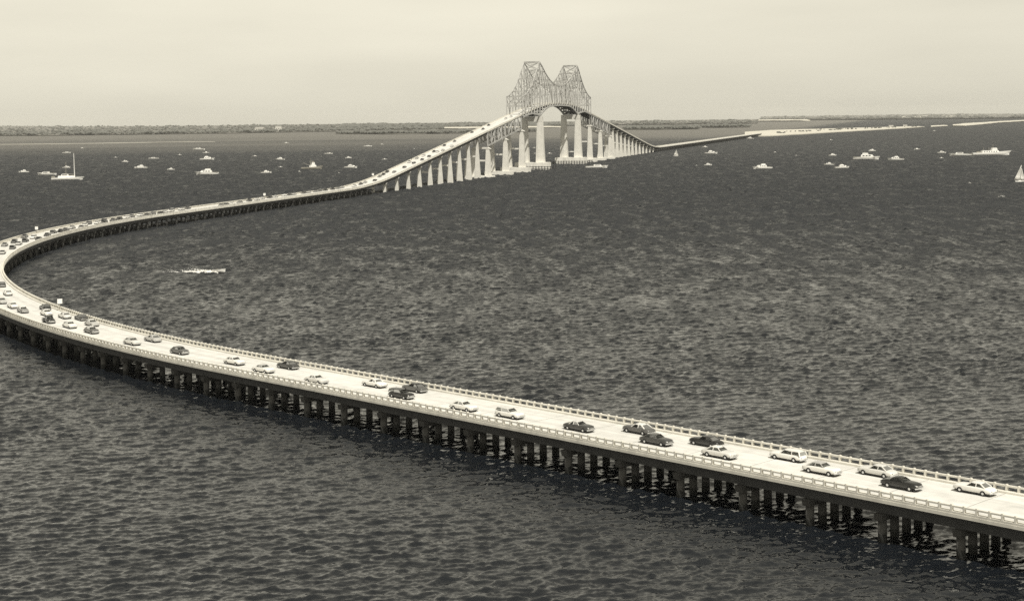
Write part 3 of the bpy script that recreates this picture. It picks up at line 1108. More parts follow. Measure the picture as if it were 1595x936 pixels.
CARS = {}
def car_parts(style):
    """list of (name, mesh, material key or None for paint, location, children)"""
    if style in CARS:
        return CARS[style]
    out = []
    body = MB().loft([ring(*st) for st in BODY.get(style, BODY['sedan'])])
    if style == 'pickup':
        body.box(-2.5, -0.46, 0.80, 0.90, 0.6, 1.05).box(-2.5, -0.46, -0.90, -0.80, 0.6, 1.05).box(-2.55, -2.47, -0.9, 0.9, 0.6, 1.05)
    out.append(('body', body.mesh('body', PAINT['cream'], True), 'paint', (0, 0, 0), []))
    x0, x1, x2, x3, wb, wt, z0, z1 = CABIN[style]
    # roof with a shallow dome and its pillars
    rf = MB()
    rings = []
    for t in (0, .15, .4, .65, .88, 1):
        x = x1 - 0.06 + (x2 - x1 + 0.14) * t
        e = 1 - 0.22 * (2 * t - 1) ** 4
        zz = z1 + 0.07 * (1 - (2 * t - 1) ** 2)
        rings.append([(x, wt * 1.03 * e, z1 - 0.05), (x, wt * e, zz), (x, wt * 0.5 * e, zz + 0.045), (x, -wt * 0.5 * e, zz + 0.045), (x, -wt * e, zz), (x, -wt * 1.03 * e, z1 - 0.05)])
    rf.loft(rings)
    xm = (x1 + x2) / 2 - 0.1
    for s_ in (-1, 1):
        rf.bar((x0, s_ * wb, z0 - 0.04), (x1, s_ * wt, z1), 0.14, 0.12)
        rf.bar((x3, s_ * wb, z0 - 0.04), (x2, s_ * wt, z1), 0.08, 0.08)
        rf.bar((xm, s_ * wb, z0 - 0.04), (xm, s_ * wt, z1), 0.09, 0.07)
    out.append(('roof', rf.mesh('roof', PAINT['cream'], False), 'roof', (0, 0, 0), []))
    wins = [pane((x3, wb, z0), (x2, wt, z1), (x2, -wt, z1), (x3, -wb, z0), 0.03), pane((x0, wb, z0), (x1, wt, z1), (x1, -wt, z1), (x0, -wb, z0), 0.05)]
    for s_ in (-1, 1):
        wins.append(pane((xm, s_ * wb, z0), (xm, s_ * wt, z1), (x2, s_ * wt, z1), (x3, s_ * wb, z0), 0.04))
        wins.append(pane((xm, s_ * wb, z0), (xm, s_ * wt, z1), (x1, s_ * wt, z1), (x0, s_ * wb, z0), 0.04))
    for w in wins:
        out.append(('window', w.mesh('window', M['glass']), 'glass', (0, 0, 0), []))
    out.append(('underbody_shade', MB().frustum(-2.3, 2.3, -0.80, 0.80, 0.15, -2.35, 2.35, -0.93, 0.93, 0.33).mesh('underbody_shade', M['rubber']), 'rubber', (0, 0, 0), []))  # underbody box in black, standing in for the shade along the car's base
    tyre = MB().tube((0, -0.11, 0), (0, 0.11, 0), 0.36, 0.36, 14).mesh('wheel', M['rubber'], False)
    for sx, ax in ((1, 1.62), (-1, -1.48)):
        for s_ in (-1, 1):
            hub = MB().tube((0, s_ * 0.10, 0), (0, s_ * 0.135, 0), 0.19, 0.13, 10).mesh('hubcap', M['chrome'])
            out.append(('wheel', tyre, 'rubber', (ax, s_ * 0.86, 0.36), [('hubcap', hub, 'chrome', (0, 0, 0))]))
    fx = 2.45 if style == 'pickup' else 2.62
    rx = -2.56 if style == 'pickup' else -2.62
    for e, x in ((1, fx), (-1, rx)):
        bm_ = MB()
        for y0, y1, d0, d1 in ((-0.95, -0.55, -0.16, 0.05), (-0.55, 0.55, 0.05, 0.05), (0.55, 0.95, 0.05, -0.16)):
            bm_.bar((x + e * d0, y0, 0.47), (x + e * d1, y1, 0.47), 0.10, 0.17)
        out.append(('bumper', bm_.mesh('bumper', M['chrome']), 'chrome', (0, 0, 0), []))
    lx = fx - 0.12
    hl = MB().tube((0, 0, 0), (0.10, 0, 0), 0.11, 0.10, 10).mesh('headlight', M['lamp'])
    tl = MB().tube((0, 0, 0), (-0.09, 0, 0), 0.07, 0.06, 8).mesh('tail_light', M['boat_dark'])
    for s_ in (-1, 1):
        out.append(('headlight', hl, 'lamp', (lx, s_ * 0.66, 0.76), []))
        out.append(('tail_light', tl, 'boat_dark', (rx + 0.10, s_ * 0.66, 0.72), []))
    gr = MB()
    for z in (0.58, 0.66, 0.74):
        gr.bar((fx - 0.01, -0.5, z), (fx - 0.01, 0.5, z), 0.05, 0.045)
    gr.bar((fx - 0.03, 0, 0.55), (fx - 0.03, 0, 0.78), 0.08, 0.06)
    out.append(('grille', gr.mesh('grille', M['chrome']), 'chrome', (0, 0, 0), []))
    CARS[style] = out
    return out

def set_paint(o, key):
    o.material_slots[0].link = 'OBJECT'
    o.material_slots[0].material = PAINT[key]

def car_far_mesh(style, paint, roof):
    """the same car where its parts are too small to show: one mesh"""
    x0, x1, x2, x3, wb, wt, z0, z1 = CABIN[style]
    mb = MB().loft([ring(*st) for st in BODY.get(style, BODY['sedan'])[::2] + [BODY.get(style, BODY['sedan'])[-1]]], 0)
    mb.frustum(x0, x3, -wb, wb, z0 - 0.05, x1, x2, -wt, wt, z1, 2)
    mb.frustum(x1 - 0.1, x2 + 0.1, -wt * 1.04, wt * 1.04, z1, x1 + 0.1, x2 - 0.1, -wt * 0.85, wt * 0.85, z1 + 0.09, 1)
    for ax in (1.62, -1.48):
        for s_ in (-1, 1):
            mb.tube((ax, s_ * 0.80, 0.36), (ax, s_ * 0.97, 0.36), 0.36, 0.36, 8, 3)
    mb.frustum(-2.3, 2.3, -0.80, 0.80, 0.15, -2.35, 2.35, -0.955, 0.955, 0.36, 3)  # black underbody again, shade at the base put into the colour
    mb.bar((2.64, -0.9, 0.47), (2.64, 0.9, 0.47), 0.1, 0.17, 4)
    mb.bar((-2.64, -0.9, 0.47), (-2.64, 0.9, 0.47), 0.1, 0.17, 4)
    return mb.mesh('car', [PAINT[paint], PAINT[roof], M['boat_glass'], M['rubber'], M['chrome']], False)

def find_deck(x, y):
    """deck position (b, u) seen at photograph pixel x, y"""
    best = None
    def proj(pt, b):
        p, d, nl = plan(b)
        r = Vector((pt.x, pt.y)) - p
        return r.dot(d), r.dot(nl)
    b = -780.0
    while b < 1000:
        g, u = proj(ground(x, y, road_h(b)), b)
        if best is None or abs(g) + max(0, abs(u) - 5.5) * 3 < best[0]:
            best = (abs(g) + max(0, abs(u) - 5.5) * 3, b, u)
        b += 1.0
    return best[1], best[2]

taken = []
def free_spot(b, u):
    u = max(-4.9, min(4.9, u))
    for tb, tu in ((0, 0), (0, 1.2), (0, -1.2), (3, 0), (-3, 0), (3, 1.5), (-3, -1.5), (5.9, 0), (-5.9, 0), (0, 2.4), (0, -2.4), (7, 1), (-7, -1)):
        bb, uu = b + tb, max(-4.9, min(4.9, u + tu))
        if all(abs(bb - q) > 5.7 or abs(uu - r) > 2.05 for q, r in taken):
            taken.append((bb, uu))
            return bb, uu
    return None

def deck_matrix(b, u, outbound):
    p, d, nl = plan(b)
    d3 = (at(b + 1, u) - at(b - 1, u)).normalized()
    crown = 0.06 * (1 - (u / HALF) ** 2)
    X = d3 if outbound else -d3
    Zv = Vector((0, 0, 1)) - X * X.z
    Zv.normalize()
    Y = Zv.cross(X)
    mtx = Matrix((X, Y, Zv)).transposed().to_4x4() @ Matrix.Diagonal((1.02, 1.0, 0.97, 1))
    mtx.translation = at(b, u, crown + 0.003)
    return mtx

NEAR_CARS = [
 # x, y, style, paint, roof, inbound, label
 (1518, 768, 'sedan', 'white', 'white', 0, 'white sedan farthest right of all the cars, alone beyond the black coupe'),
 (1405, 761, 'coupe', 'black', 'black', 1, 'black coupe overlapping a cream sedan near the right end of the road'),
 (1362, 740, 'sedan', 'cream', 'cream', 0, 'cream sedan partly behind the black coupe at right'),
 (1276, 737, 'sedan', 'white', 'light grey', 1, 'white sedan with light grey roof, nearer of a close pair of white cars'),
 (1225, 716, 'wagon', 'white', 'white', 0, 'white station wagon, farther of a close pair of white cars'),
 (1119, 712, 'sedan', 'cream', 'white', 1, 'cream sedan with white roof beside a black sedan at the far railing'),
 (1098, 694, 'sedan', 'black', 'charcoal', 0, 'black sedan close to the far railing beside a cream sedan'),
 (1022, 692, 'sedan', 'charcoal', 'dark grey', 1, 'charcoal sedan with dark grey roof, nearer of two dark cars passing'),
 (996, 675, 'sedan', 'dark grey', 'white', 0, 'dark grey sedan with white roof, farther of two dark cars passing'),
 (903, 671, 'coupe', 'charcoal', 'cream', 1, 'charcoal coupe with cream roof alone on an empty stretch of road'),
 (791, 650, 'wagon', 'white', 'cream', 1, 'white station wagon with cream roof alone in mid picture'),
 (722, 639, 'sedan', 'white', 'white', 1, 'white sedan just left of the cream-roofed wagon'),
 (625, 620, 'wagon', 'black', 'charcoal', 1, 'black station wagon by the near railing'),
 (646, 610, 'sedan', 'dark grey', 'black', 0, 'dark grey sedan with black roof beside the black wagon'),
 (586, 603, 'coupe', 'white', 'white', 0, 'white coupe in mid road behind the black wagon'),
 (495, 597, 'coupe', 'cream', 'white', 1, 'cream coupe with white roof close to the near railing'),
 (447, 574, 'sedan', 'charcoal', 'charcoal', 0, 'charcoal sedan at the far railing near two white cars'),
 (410, 580, 'coupe', 'white', 'light grey', 1, 'white coupe with light grey roof left of the cream coupe'),
 (366, 568, 'sedan', 'white', 'white', 1, 'white sedan next left of the grey-roofed white coupe'),
 (278, 551, 'sedan', 'dark grey', 'dark grey', 1, 'dark grey sedan alone in a gap in the traffic'),
 (237, 532, 'sedan', 'light grey', 'light grey', 0, 'light grey sedan, farther of a pair left of the lone dark sedan'),
 (206, 537, 'sedan', 'cream', 'light grey', 1, 'cream sedan with grey roof, nearer of a pair left of the lone dark sedan'),
 (142, 519, 'sedan', 'dark grey', 'cream', 1, 'dark grey sedan with cream roof, nearest of a knot of three on the curve'),
 (144, 508, 'sedan', 'light grey', 'cream', 1, 'light grey sedan with cream roof, middle of a knot of three on the curve'),
 (128, 499, 'coupe', 'charcoal', 'dark grey', 0, 'charcoal coupe, farthest of a knot of three on the curve'),
 (109, 511, 'sedan', 'white', 'cream', 1, 'white sedan with cream roof on the outer side of the curve'),
 (101, 496, 'sedan', 'cream', 'cream', 0, 'cream sedan on the inner side of the curve'),
 (76, 503, 'pickup', 'black', 'black', 1, 'black pickup by the outer railing of the curve'),
 (73, 492, 'sedan', 'white', 'white', 1, 'white sedan between a black pickup and a black sedan'),
 (71, 483, 'sedan', 'black', 'black', 0, 'black sedan by the inner railing of the curve'),
 (36, 487, 'sedan', 'mid grey', 'white', 1, 'mid grey sedan with white roof on the outer side of the curve'),
 (20, 480, 'coupe', 'white', 'white', 1, 'white coupe following the mid grey sedan round the curve'),
 (12, 460, 'sedan', 'cream', 'white', 0, 'cream sedan with white roof at the innermost bend near the left edge'),
 (3, 447, 'sedan', 'charcoal', 'charcoal', 0, 'charcoal sedan at the inner railing, at the very left edge'),
 (3, 473, 'coupe', 'light grey', 'light grey', 1, 'light grey coupe on the outer lanes, at the very left edge'),
]
GRP_NEAR = 'cars on the near trestle and curve'
for x, y, style, paint, roof, inb, label in NEAR_CARS:
    b, u = find_deck(x, y)
    sp = free_spot(b, u)
    if sp is None:
        continue
    t = link('car', None)
    t.matrix_world = deck_matrix(sp[0], sp[1], not inb)
    tag(t, label, 'car', GRP_NEAR)
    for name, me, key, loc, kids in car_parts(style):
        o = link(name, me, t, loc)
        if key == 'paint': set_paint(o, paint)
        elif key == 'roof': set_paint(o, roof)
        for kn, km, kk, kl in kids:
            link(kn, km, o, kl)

FAR_CURVE = [(4, 396), (20, 388), (7, 384), (29, 382), (22, 379), (40, 377), (52, 372), (60, 374), (74, 368), (83, 364), (95, 362), (103, 360), (112, 357), (123, 356), (131, 353), (138, 350),
 (149, 349), (158, 348), (165, 346), (176, 345), (185, 343), (196, 341), (205, 339), (214, 338), (226, 337), (237, 335), (246, 334), (256, 332), (262, 331), (270, 329.5), (283, 328), (292, 326)]
FAR_LINE = [(345, 321.5), (352, 320), (361, 319), (374, 317), (388, 314), (400, 312.5), (408, 311), (420, 309), (429, 308), (440, 306), (447, 305), (455, 304), (471, 302), (478, 301), (486, 299.5), (494, 299),
 (505, 297.5), (513, 296), (525, 294.5), (532, 293.5)]
CLIMB = [(552, 291), (562, 288), (569, 285.5), (583, 282.5), (592, 276), (598, 273), (604, 269), (615, 269), (630, 262), (637, 254), (646, 255), (649, 248), (657.5, 250), (658.5, 244), (668.5, 245), (674.5, 237.5),
 (683, 237.5), (688.6, 235.5), (691.6, 228), (702.7, 229), (708, 221.5), (734, 207.5), (749, 202.5), (759, 196.5), (782, 186), (786, 183), (795, 181), (801, 179.5)]
far_meshes = {}
ONES = ['', 'first', 'second', 'third', 'fourth', 'fifth', 'sixth', 'seventh', 'eighth', 'ninth', 'tenth', 'eleventh', 'twelfth', 'thirteenth', 'fourteenth', 'fifteenth', 'sixteenth', 'seventeenth', 'eighteenth', 'nineteenth']
ORD = ONES[1:] + ['twentieth'] + ['twenty-' + q for q in ONES[1:10]] + ['thirtieth'] + ['thirty-' + q for q in ONES[1:10]]
for pts, label, group in ((FAR_CURVE, '%s, %s car along the dense queue from the left edge', 'queue on the far curve'),
                          (FAR_LINE, '%s, %s car on the level stretch from the far curve', 'queue on the level far trestle'),
                          (CLIMB, '%s, %s car up the ramp from its foot', 'cars on the climbing ramp')):
    spots = [free_spot(*find_deck(x, y)) for x, y in pts]
    spots = sorted([q for q in spots if q])
    for nth, sp in enumerate(spots):
        style = R.choice(['sedan', 'sedan', 'sedan', 'coupe', 'wagon'])
        paint = R.choice(['black', 'charcoal', 'dark grey', 'mid grey', 'light grey', 'cream', 'white'])
        roof = paint if R.random() < 0.7 else R.choice(['white', 'cream', 'black'])
        key = (style, paint, roof)
        if key not in far_meshes:
            far_meshes[key] = car_far_mesh(*key)
        o = link('car', far_meshes[key])
        o.matrix_world = deck_matrix(sp[0], sp[1], sp[1] < -0.5)
        tag(o, label % (paint + ' ' + style + ('' if roof == paint else ' with ' + roof + ' roof'), ORD[nth]), 'car', group)

# ------------------------------------------------------------------ roadside signs and a lamp post
def rail_spot(x, u, b0, b1):
    best = None
    for i in range(4000):
        b = b0 + (b1 - b0) * i / 4000
        p = at(b, u)
        px = 797.5 + 2400 * p.x / p.y + ROLL * (2400 * (CAM_H - p.z) / p.y)
        if best is None or abs(px - x) < best[0]:
            best = (abs(px - x), b)
    return best[1]
def road_sign(x, u, b0, b1, size, label, face):
    b = rail_spot(x, u, b0, b1)
    p, d, nl = plan(b)
    t = link('road_sign', None, None, at(b, u, 0.283), math.atan2(d.y, d.x))
    tag(t, label, 'sign', 'white square road signs on the railing')
    MB().box(-0.06, 0.06, -0.06, 0.06, 0, 1.5 + size).build('post', M['boat_trim'], t)
    MB().box(face * 0.065, face * 0.11, -size / 2, size / 2, 1.5, 1.5 + size).build('panel', M['sign'], t)
    return t
road_sign(93, -6.28, -560, -250, 1.25, 'white square sign at the inner railing of the near curve', -1)
road_sign(57, 6.28, -330, -60, 1.3, 'white square sign at the outer railing of the far curve', -1)
road_sign(412, 6.28, 0, 200, 1.5, 'white square sign on the level far trestle', -1)
road_sign(581, 6.28, 200, 400, 1.6, 'white square sign at the foot of the ramp', -1)
b = rail_spot(641, 6.3, 280, 520)
p, d, nl = plan(b)
t = link('lamp_post', None, None, at(b, 6.28, 0.283), math.atan2(d.y, d.x))
tag(t, 'thin dark lamp post standing on the far railing of the ramp', 'lamp post')
MB().tube((0, 0, 0), (0, 0, 8.5), 0.16, 0.09, 8).build('pole', M['fender'], t)
MB().bar((0, 0, 8.4), (0, -2.0, 8.8), 0.10).build('arm', M['fender'], t)
MB().frustum(-0.2, 0.2, -2.6, -1.9, 8.62, -0.12, 0.12, -2.5, -1.95, 8.85).build('lamp_head', M['sign'], t)

# ------------------------------------------------------------------ boats
def hull_mb(L, B, fb, draft=0.7, bow=1.5, stern=0.8):
    """x forward; sheer rises to the bow"""
    rings = []
    N = 12
    for i in range(N + 1):
        t = i / N
        x = -L / 2 + L * t
        w = B / 2 * (stern + (1 - stern) * math.sin(min(1, t / 0.45) * math.pi / 2)) * (1 - max(0, (t - 0.5) / 0.5) ** 2.4 * 0.985)
        sh = fb * (1 + (bow - 1) * t ** 2.2 + 0.08 * (1 - t))
        xk = x - 0.06 * L * max(0, (t - 0.6) / 0.4) ** 2
        dr = -min(draft, 0.85) * (1 - 0.8 * max(0, (t - 0.75) / 0.25))
        rings.append([(x, w, sh), (xk, w * 0.93, sh * 0.35), (xk, w * 0.72, -0.05), (xk, 0, dr), (xk, -w * 0.72, -0.05), (xk, -w * 0.93, sh * 0.35), (x, -w, sh)])
    return MB().loft(rings)

def boat(x, y, wpx, kind, heading, label, category='boat', group=None, yaw=None):
    """wpx: length in photograph pixels; heading +1 bow to the right, -1 to the left"""
    pt = ground(x, y)
    q = R.uniform(-0.35, 0.35) if yaw is None else yaw
    L = wpx / (2400.0 / pt.y) / math.cos(q)
    t = link(kind, None, None, (pt.x, pt.y, 0.0), (0 if heading > 0 else math.pi) + q)
    tag(t, label, category, group)
    W, G, T, K = M['white_paint'], M['boat_glass'], M['boat_trim'], M['boat_dark']
    if kind in ('cabin_cruiser', 'motor_launch', 'runabout'):
        B = L * (0.27 if kind != 'motor_launch' else 0.22)
        fb = L * (0.085 if kind == 'cabin_cruiser' else 0.075)
        h = hull_mb(L, B, fb).build('hull', W, t)
        MB().box(-L * 0.49, L * 0.32, -B * 0.46, B * 0.46, fb * 1.12, fb * 1.2).build('deck', T, t)
        if kind == 'cabin_cruiser':
            c = MB().frustum(-L * 0.22, L * 0.27, -B * 0.36, B * 0.36, fb * 1.15, -L * 0.20, L * 0.20, -B * 0.31, B * 0.31, fb * 1.15 + L * 0.085).build('cabin', W, t)
            for s_ in (-1, 1):
                for k in range(3):
                    xx = -L * 0.15 + k * L * 0.11
                    MB().frustum(xx, xx + L * 0.075, s_ * B * 0.345 - 0.05, s_ * B * 0.345 + 0.05, fb * 1.15 + L * 0.03, xx, xx + L * 0.075, s_ * B * 0.325 - 0.05, s_ * B * 0.325 + 0.05, fb * 1.15 + L * 0.065).build('window', G, c)
            w = MB().frustum(-L * 0.16, L * 0.08, -B * 0.28, B * 0.28, fb * 1.15 + L * 0.086, -L * 0.15, L * 0.04, -B * 0.25, B * 0.25, fb * 1.15 + L * 0.15).build('wheelhouse', W, t)
            MB().frustum(L * 0.055, L * 0.085, -B * 0.24, B * 0.24, fb * 1.15 + L * 0.105, L * 0.04, L * 0.07, -B * 0.22, B * 0.22, fb * 1.15 + L * 0.14).build('windscreen', G, w)
            MB().tube((-L * 0.06, 0, fb * 1.15 + L * 0.15), (-L * 0.06, 0, fb * 1.15 + L * 0.30), max(0.05, L * 0.006), 0.03, 6).build('mast', T, t)
        elif kind == 'motor_launch':
            c = MB().frustum(-L * 0.15, L * 0.20, -B * 0.34, B * 0.34, fb * 1.15, -L * 0.14, L * 0.14, -B * 0.30, B * 0.30, fb * 1.15 + L * 0.06).build('cabin', W, t)
            for s_ in (-1, 1):
                MB().box(-L * 0.11, L * 0.12, s_ * B * 0.335 - 0.06, s_ * B * 0.335 + 0.06, fb * 1.15 + L * 0.025, fb * 1.15 + L * 0.045).build('window', G, c)
        else:
            c = MB().frustum(-L * 0.12, L * 0.18, -B * 0.33, B * 0.33, fb * 1.15, -L * 0.10, L * 0.10, -B * 0.28, B * 0.28, fb * 1.15 + L * 0.12).build('cabin', W, t)
            MB().frustum(L * 0.13, L * 0.185, -B * 0.28, B * 0.28, fb * 1.15 + L * 0.045, L * 0.10, L * 0.155, -B * 0.25, B * 0.25, fb * 1.15 + L * 0.10).build('windscreen', G, c)
    elif kind == 'sailing_yacht':
        B, fb = L * 0.22, L * 0.06
        hull_mb(L, B, fb, bow=1.6, stern=0.55).build('hull', W, t)
        MB().frustum(-L * 0.30, L * 0.20, -B * 0.32, B * 0.32, fb * 1.1, -L * 0.29, L * 0.17, -B * 0.28, B * 0.28, fb * 1.1 + L * 0.06).build('deckhouse', W, t)
        w = MB().frustum(-L * 0.2, L * 0.02, -B * 0.26, B * 0.26, fb * 1.1 + L * 0.061, -L * 0.19, 0, -B * 0.23, B * 0.23, fb * 1.1 + L * 0.11).build('wheelhouse', W, t)
        for s_ in (-1, 1):
            MB().box(-L * 0.17, -L * 0.02, s_ * B * 0.25 - 0.08, s_ * B * 0.25 + 0.08, fb * 1.1 + L * 0.075, fb * 1.1 + L * 0.098).build('window', G, w)
        m = MB().tube((L * 0.20, 0, fb), (L * 0.18, 0, L * 0.82), L * 0.013, L * 0.008, 8).build('mast', W, t)
        MB().tube((L * 0.19, 0, fb + L * 0.10), (-L * 0.15, 0, fb + L * 0.13), L * 0.008, L * 0.006, 6).build('boom', T, m)
        MB().tube((-L * 0.06, 0, fb), (-L * 0.06, 0, L * 0.55), L * 0.009, L * 0.006, 6).build('mast', T, t)
        MB().box(-L * 0.49, -L * 0.40, -B * 0.30, B * 0.30, fb * 1.05, fb * 1.05 + L * 0.05).build('stern_rail', T, t)
    elif kind == 'sailboat':
        B, fb = L * 0.26, L * 0.07
        hull_mb(L, B, fb, bow=1.4, stern=0.7).build('hull', W, t)
        MB().frustum(-L * 0.1, L * 0.15, -B * 0.28, B * 0.28, fb, -L * 0.08, L * 0.1, -B * 0.24, B * 0.24, fb + L * 0.05).build('cabin', W, t)
        MB().tube((L * 0.08, 0, fb), (L * 0.07, 0, L * 1.38), L * 0.012, L * 0.007, 8).build('mast', T, t)
        def cloth(a, b_, c_, bulge):
            a, b_, c_ = map(Vector, (a, b_, c_))
            mb = MB()
            n = 6
            vs_, idx = [], {}
            for i in range(n + 1):
                for j in range(n + 1 - i):
                    k = n - i - j
                    idx[(i, j)] = len(vs_)
                    p_ = (a * i + b_ * j + c_ * k) / n
                    p_.y += bulge * 27 * (i * j * k) / n ** 3 + bulge * 0.4 * (1 - i / n)
                    vs_.append(p_)
            fs = []
            for i in range(n):
                for j in range(n - i):
                    fs.append((idx[(i, j)], idx[(i + 1, j)], idx[(i, j + 1)]))
                    if j < n - i - 1:
                        fs.append((idx[(i + 1, j)], idx[(i + 1, j + 1)], idx[(i, j + 1)]))
            mb.add(vs_, fs)
            return mb
        for nm, mb_ in (('mainsail', cloth((L * 0.06, 0, L * 1.34), (L * 0.06, 0, fb + L * 0.1), (-L * 0.44, 0, fb + L * 0.13), L * 0.07)),
                        ('jib', cloth((L * 0.09, 0, L * 1.1), (L * 0.47, 0, fb + L * 0.06), (L * 0.04, 0, fb + L * 0.12), L * 0.06))):
            so = mb_.build(nm, M['sail'], t, True)
            sm = so.modifiers.new('thickness', 'SOLIDIFY')
            sm.thickness = 0.03
        t.rotation_euler[0] = 0.16
    elif kind == 'fishing_boat':
        B, fb = L * 0.26, L * 0.08
        hull_mb(L, B, fb, bow=2.0).build('hull', M['boat_trim'], t)
        MB().frustum(-L * 0.12, L * 0.22, -B * 0.36, B * 0.36, fb * 1.1, -L * 0.10, L * 0.18, -B * 0.33, B * 0.33, fb * 1.1 + L * 0.10).build('deckhouse', W, t)
        w = MB().frustum(-L * 0.02, L * 0.15, -B * 0.30, B * 0.30, fb * 1.1 + L * 0.101, 0, L * 0.13, -B * 0.27, B * 0.27, fb * 1.1 + L * 0.21).build('wheelhouse', W, t)
        MB().frustum(L * 0.125, L * 0.155, -B * 0.26, B * 0.26, fb * 1.1 + L * 0.14, L * 0.115, L * 0.142, -B * 0.25, B * 0.25, fb * 1.1 + L * 0.19).build('windscreen', G, w)
        MB().box(L * 0.0, L * 0.11, -B * 0.2, B * 0.2, fb * 1.1 + L * 0.211, fb * 1.1 + L * 0.27).build('flying_bridge', T, t)
        m = MB().tube((-L * 0.05, 0, fb), (-L * 0.05, 0, L * 0.50), L * 0.012, L * 0.007, 6).build('mast', T, t)
        MB().tube((-L * 0.05, 0, L * 0.14), (-L * 0.42, 0, L * 0.30), L * 0.009, L * 0.006, 6).build('boom', T, m)
        for s_ in (-1, 1):
            MB().tube((-L * 0.05, s_ * B * 0.2, L * 0.12), (-L * 0.1, s_ * B * 1.5, L * 0.33), L * 0.007, L * 0.005, 6).build('outrigger', T, t)
    elif kind == 'ship':
        B, fb = L * 0.16, L * 0.055
        hull_mb(L, B, fb, bow=1.9, stern=0.75).build('hull', W, t)
        a = MB().frustum(-L * 0.27, L * 0.17, -B * 0.38, B * 0.38, fb, -L * 0.26, L * 0.15, -B * 0.36, B * 0.36, fb + L * 0.055).build('deckhouse', W, t)
        for s_ in (-1, 1):
            for k in range(6):
                xx = -L * 0.22 + k * L * 0.06
                MB().box(xx, xx + L * 0.025, s_ * B * 0.372 - 0.12, s_ * B * 0.372 + 0.12, fb + L * 0.02, fb + L * 0.038).build('window', G, a)
        w = MB().frustum(-L * 0.02, L * 0.13, -B * 0.33, B * 0.33, fb + L * 0.056, 0, L * 0.11, -B * 0.3, B * 0.3, fb + L * 0.12).build('bridge_house', W, t)
        MB().frustum(L * 0.112, L * 0.132, -B * 0.28, B * 0.28, fb + L * 0.08, L * 0.104, L * 0.124, -B * 0.27, B * 0.27, fb + L * 0.105).build('windscreen', G, w)
        f = MB().loft([[(-L * 0.09 + L * 0.035 * math.cos(k * math.pi / 5), B * 0.18 * math.sin(k * math.pi / 5), z) for k in range(10)] for z in (fb + L * 0.05, fb + L * 0.13)])
        f.build('funnel', K, t)
        m = MB().tube((L * 0.03, 0, fb + L * 0.1), (L * 0.03, 0, L * 0.27), L * 0.006, L * 0.003, 6).build('mast', T, t)
        MB().bar((L * 0.03, -B * 0.3, L * 0.22), (L * 0.03, B * 0.3, L * 0.22), L * 0.004).build('yard', T, m)
        MB().tube((-L * 0.22, 0, fb + L * 0.05), (-L * 0.22, 0, L * 0.20), L * 0.005, L * 0.003, 6).build('mast', T, t)
        MB().frustum(-L * 0.40, -L * 0.30, -B * 0.15, B * 0.15, fb * 1.02, -L * 0.39, -L * 0.31, -B * 0.12, B * 0.12, fb + L * 0.03).build('hatch', T, t)
    return t

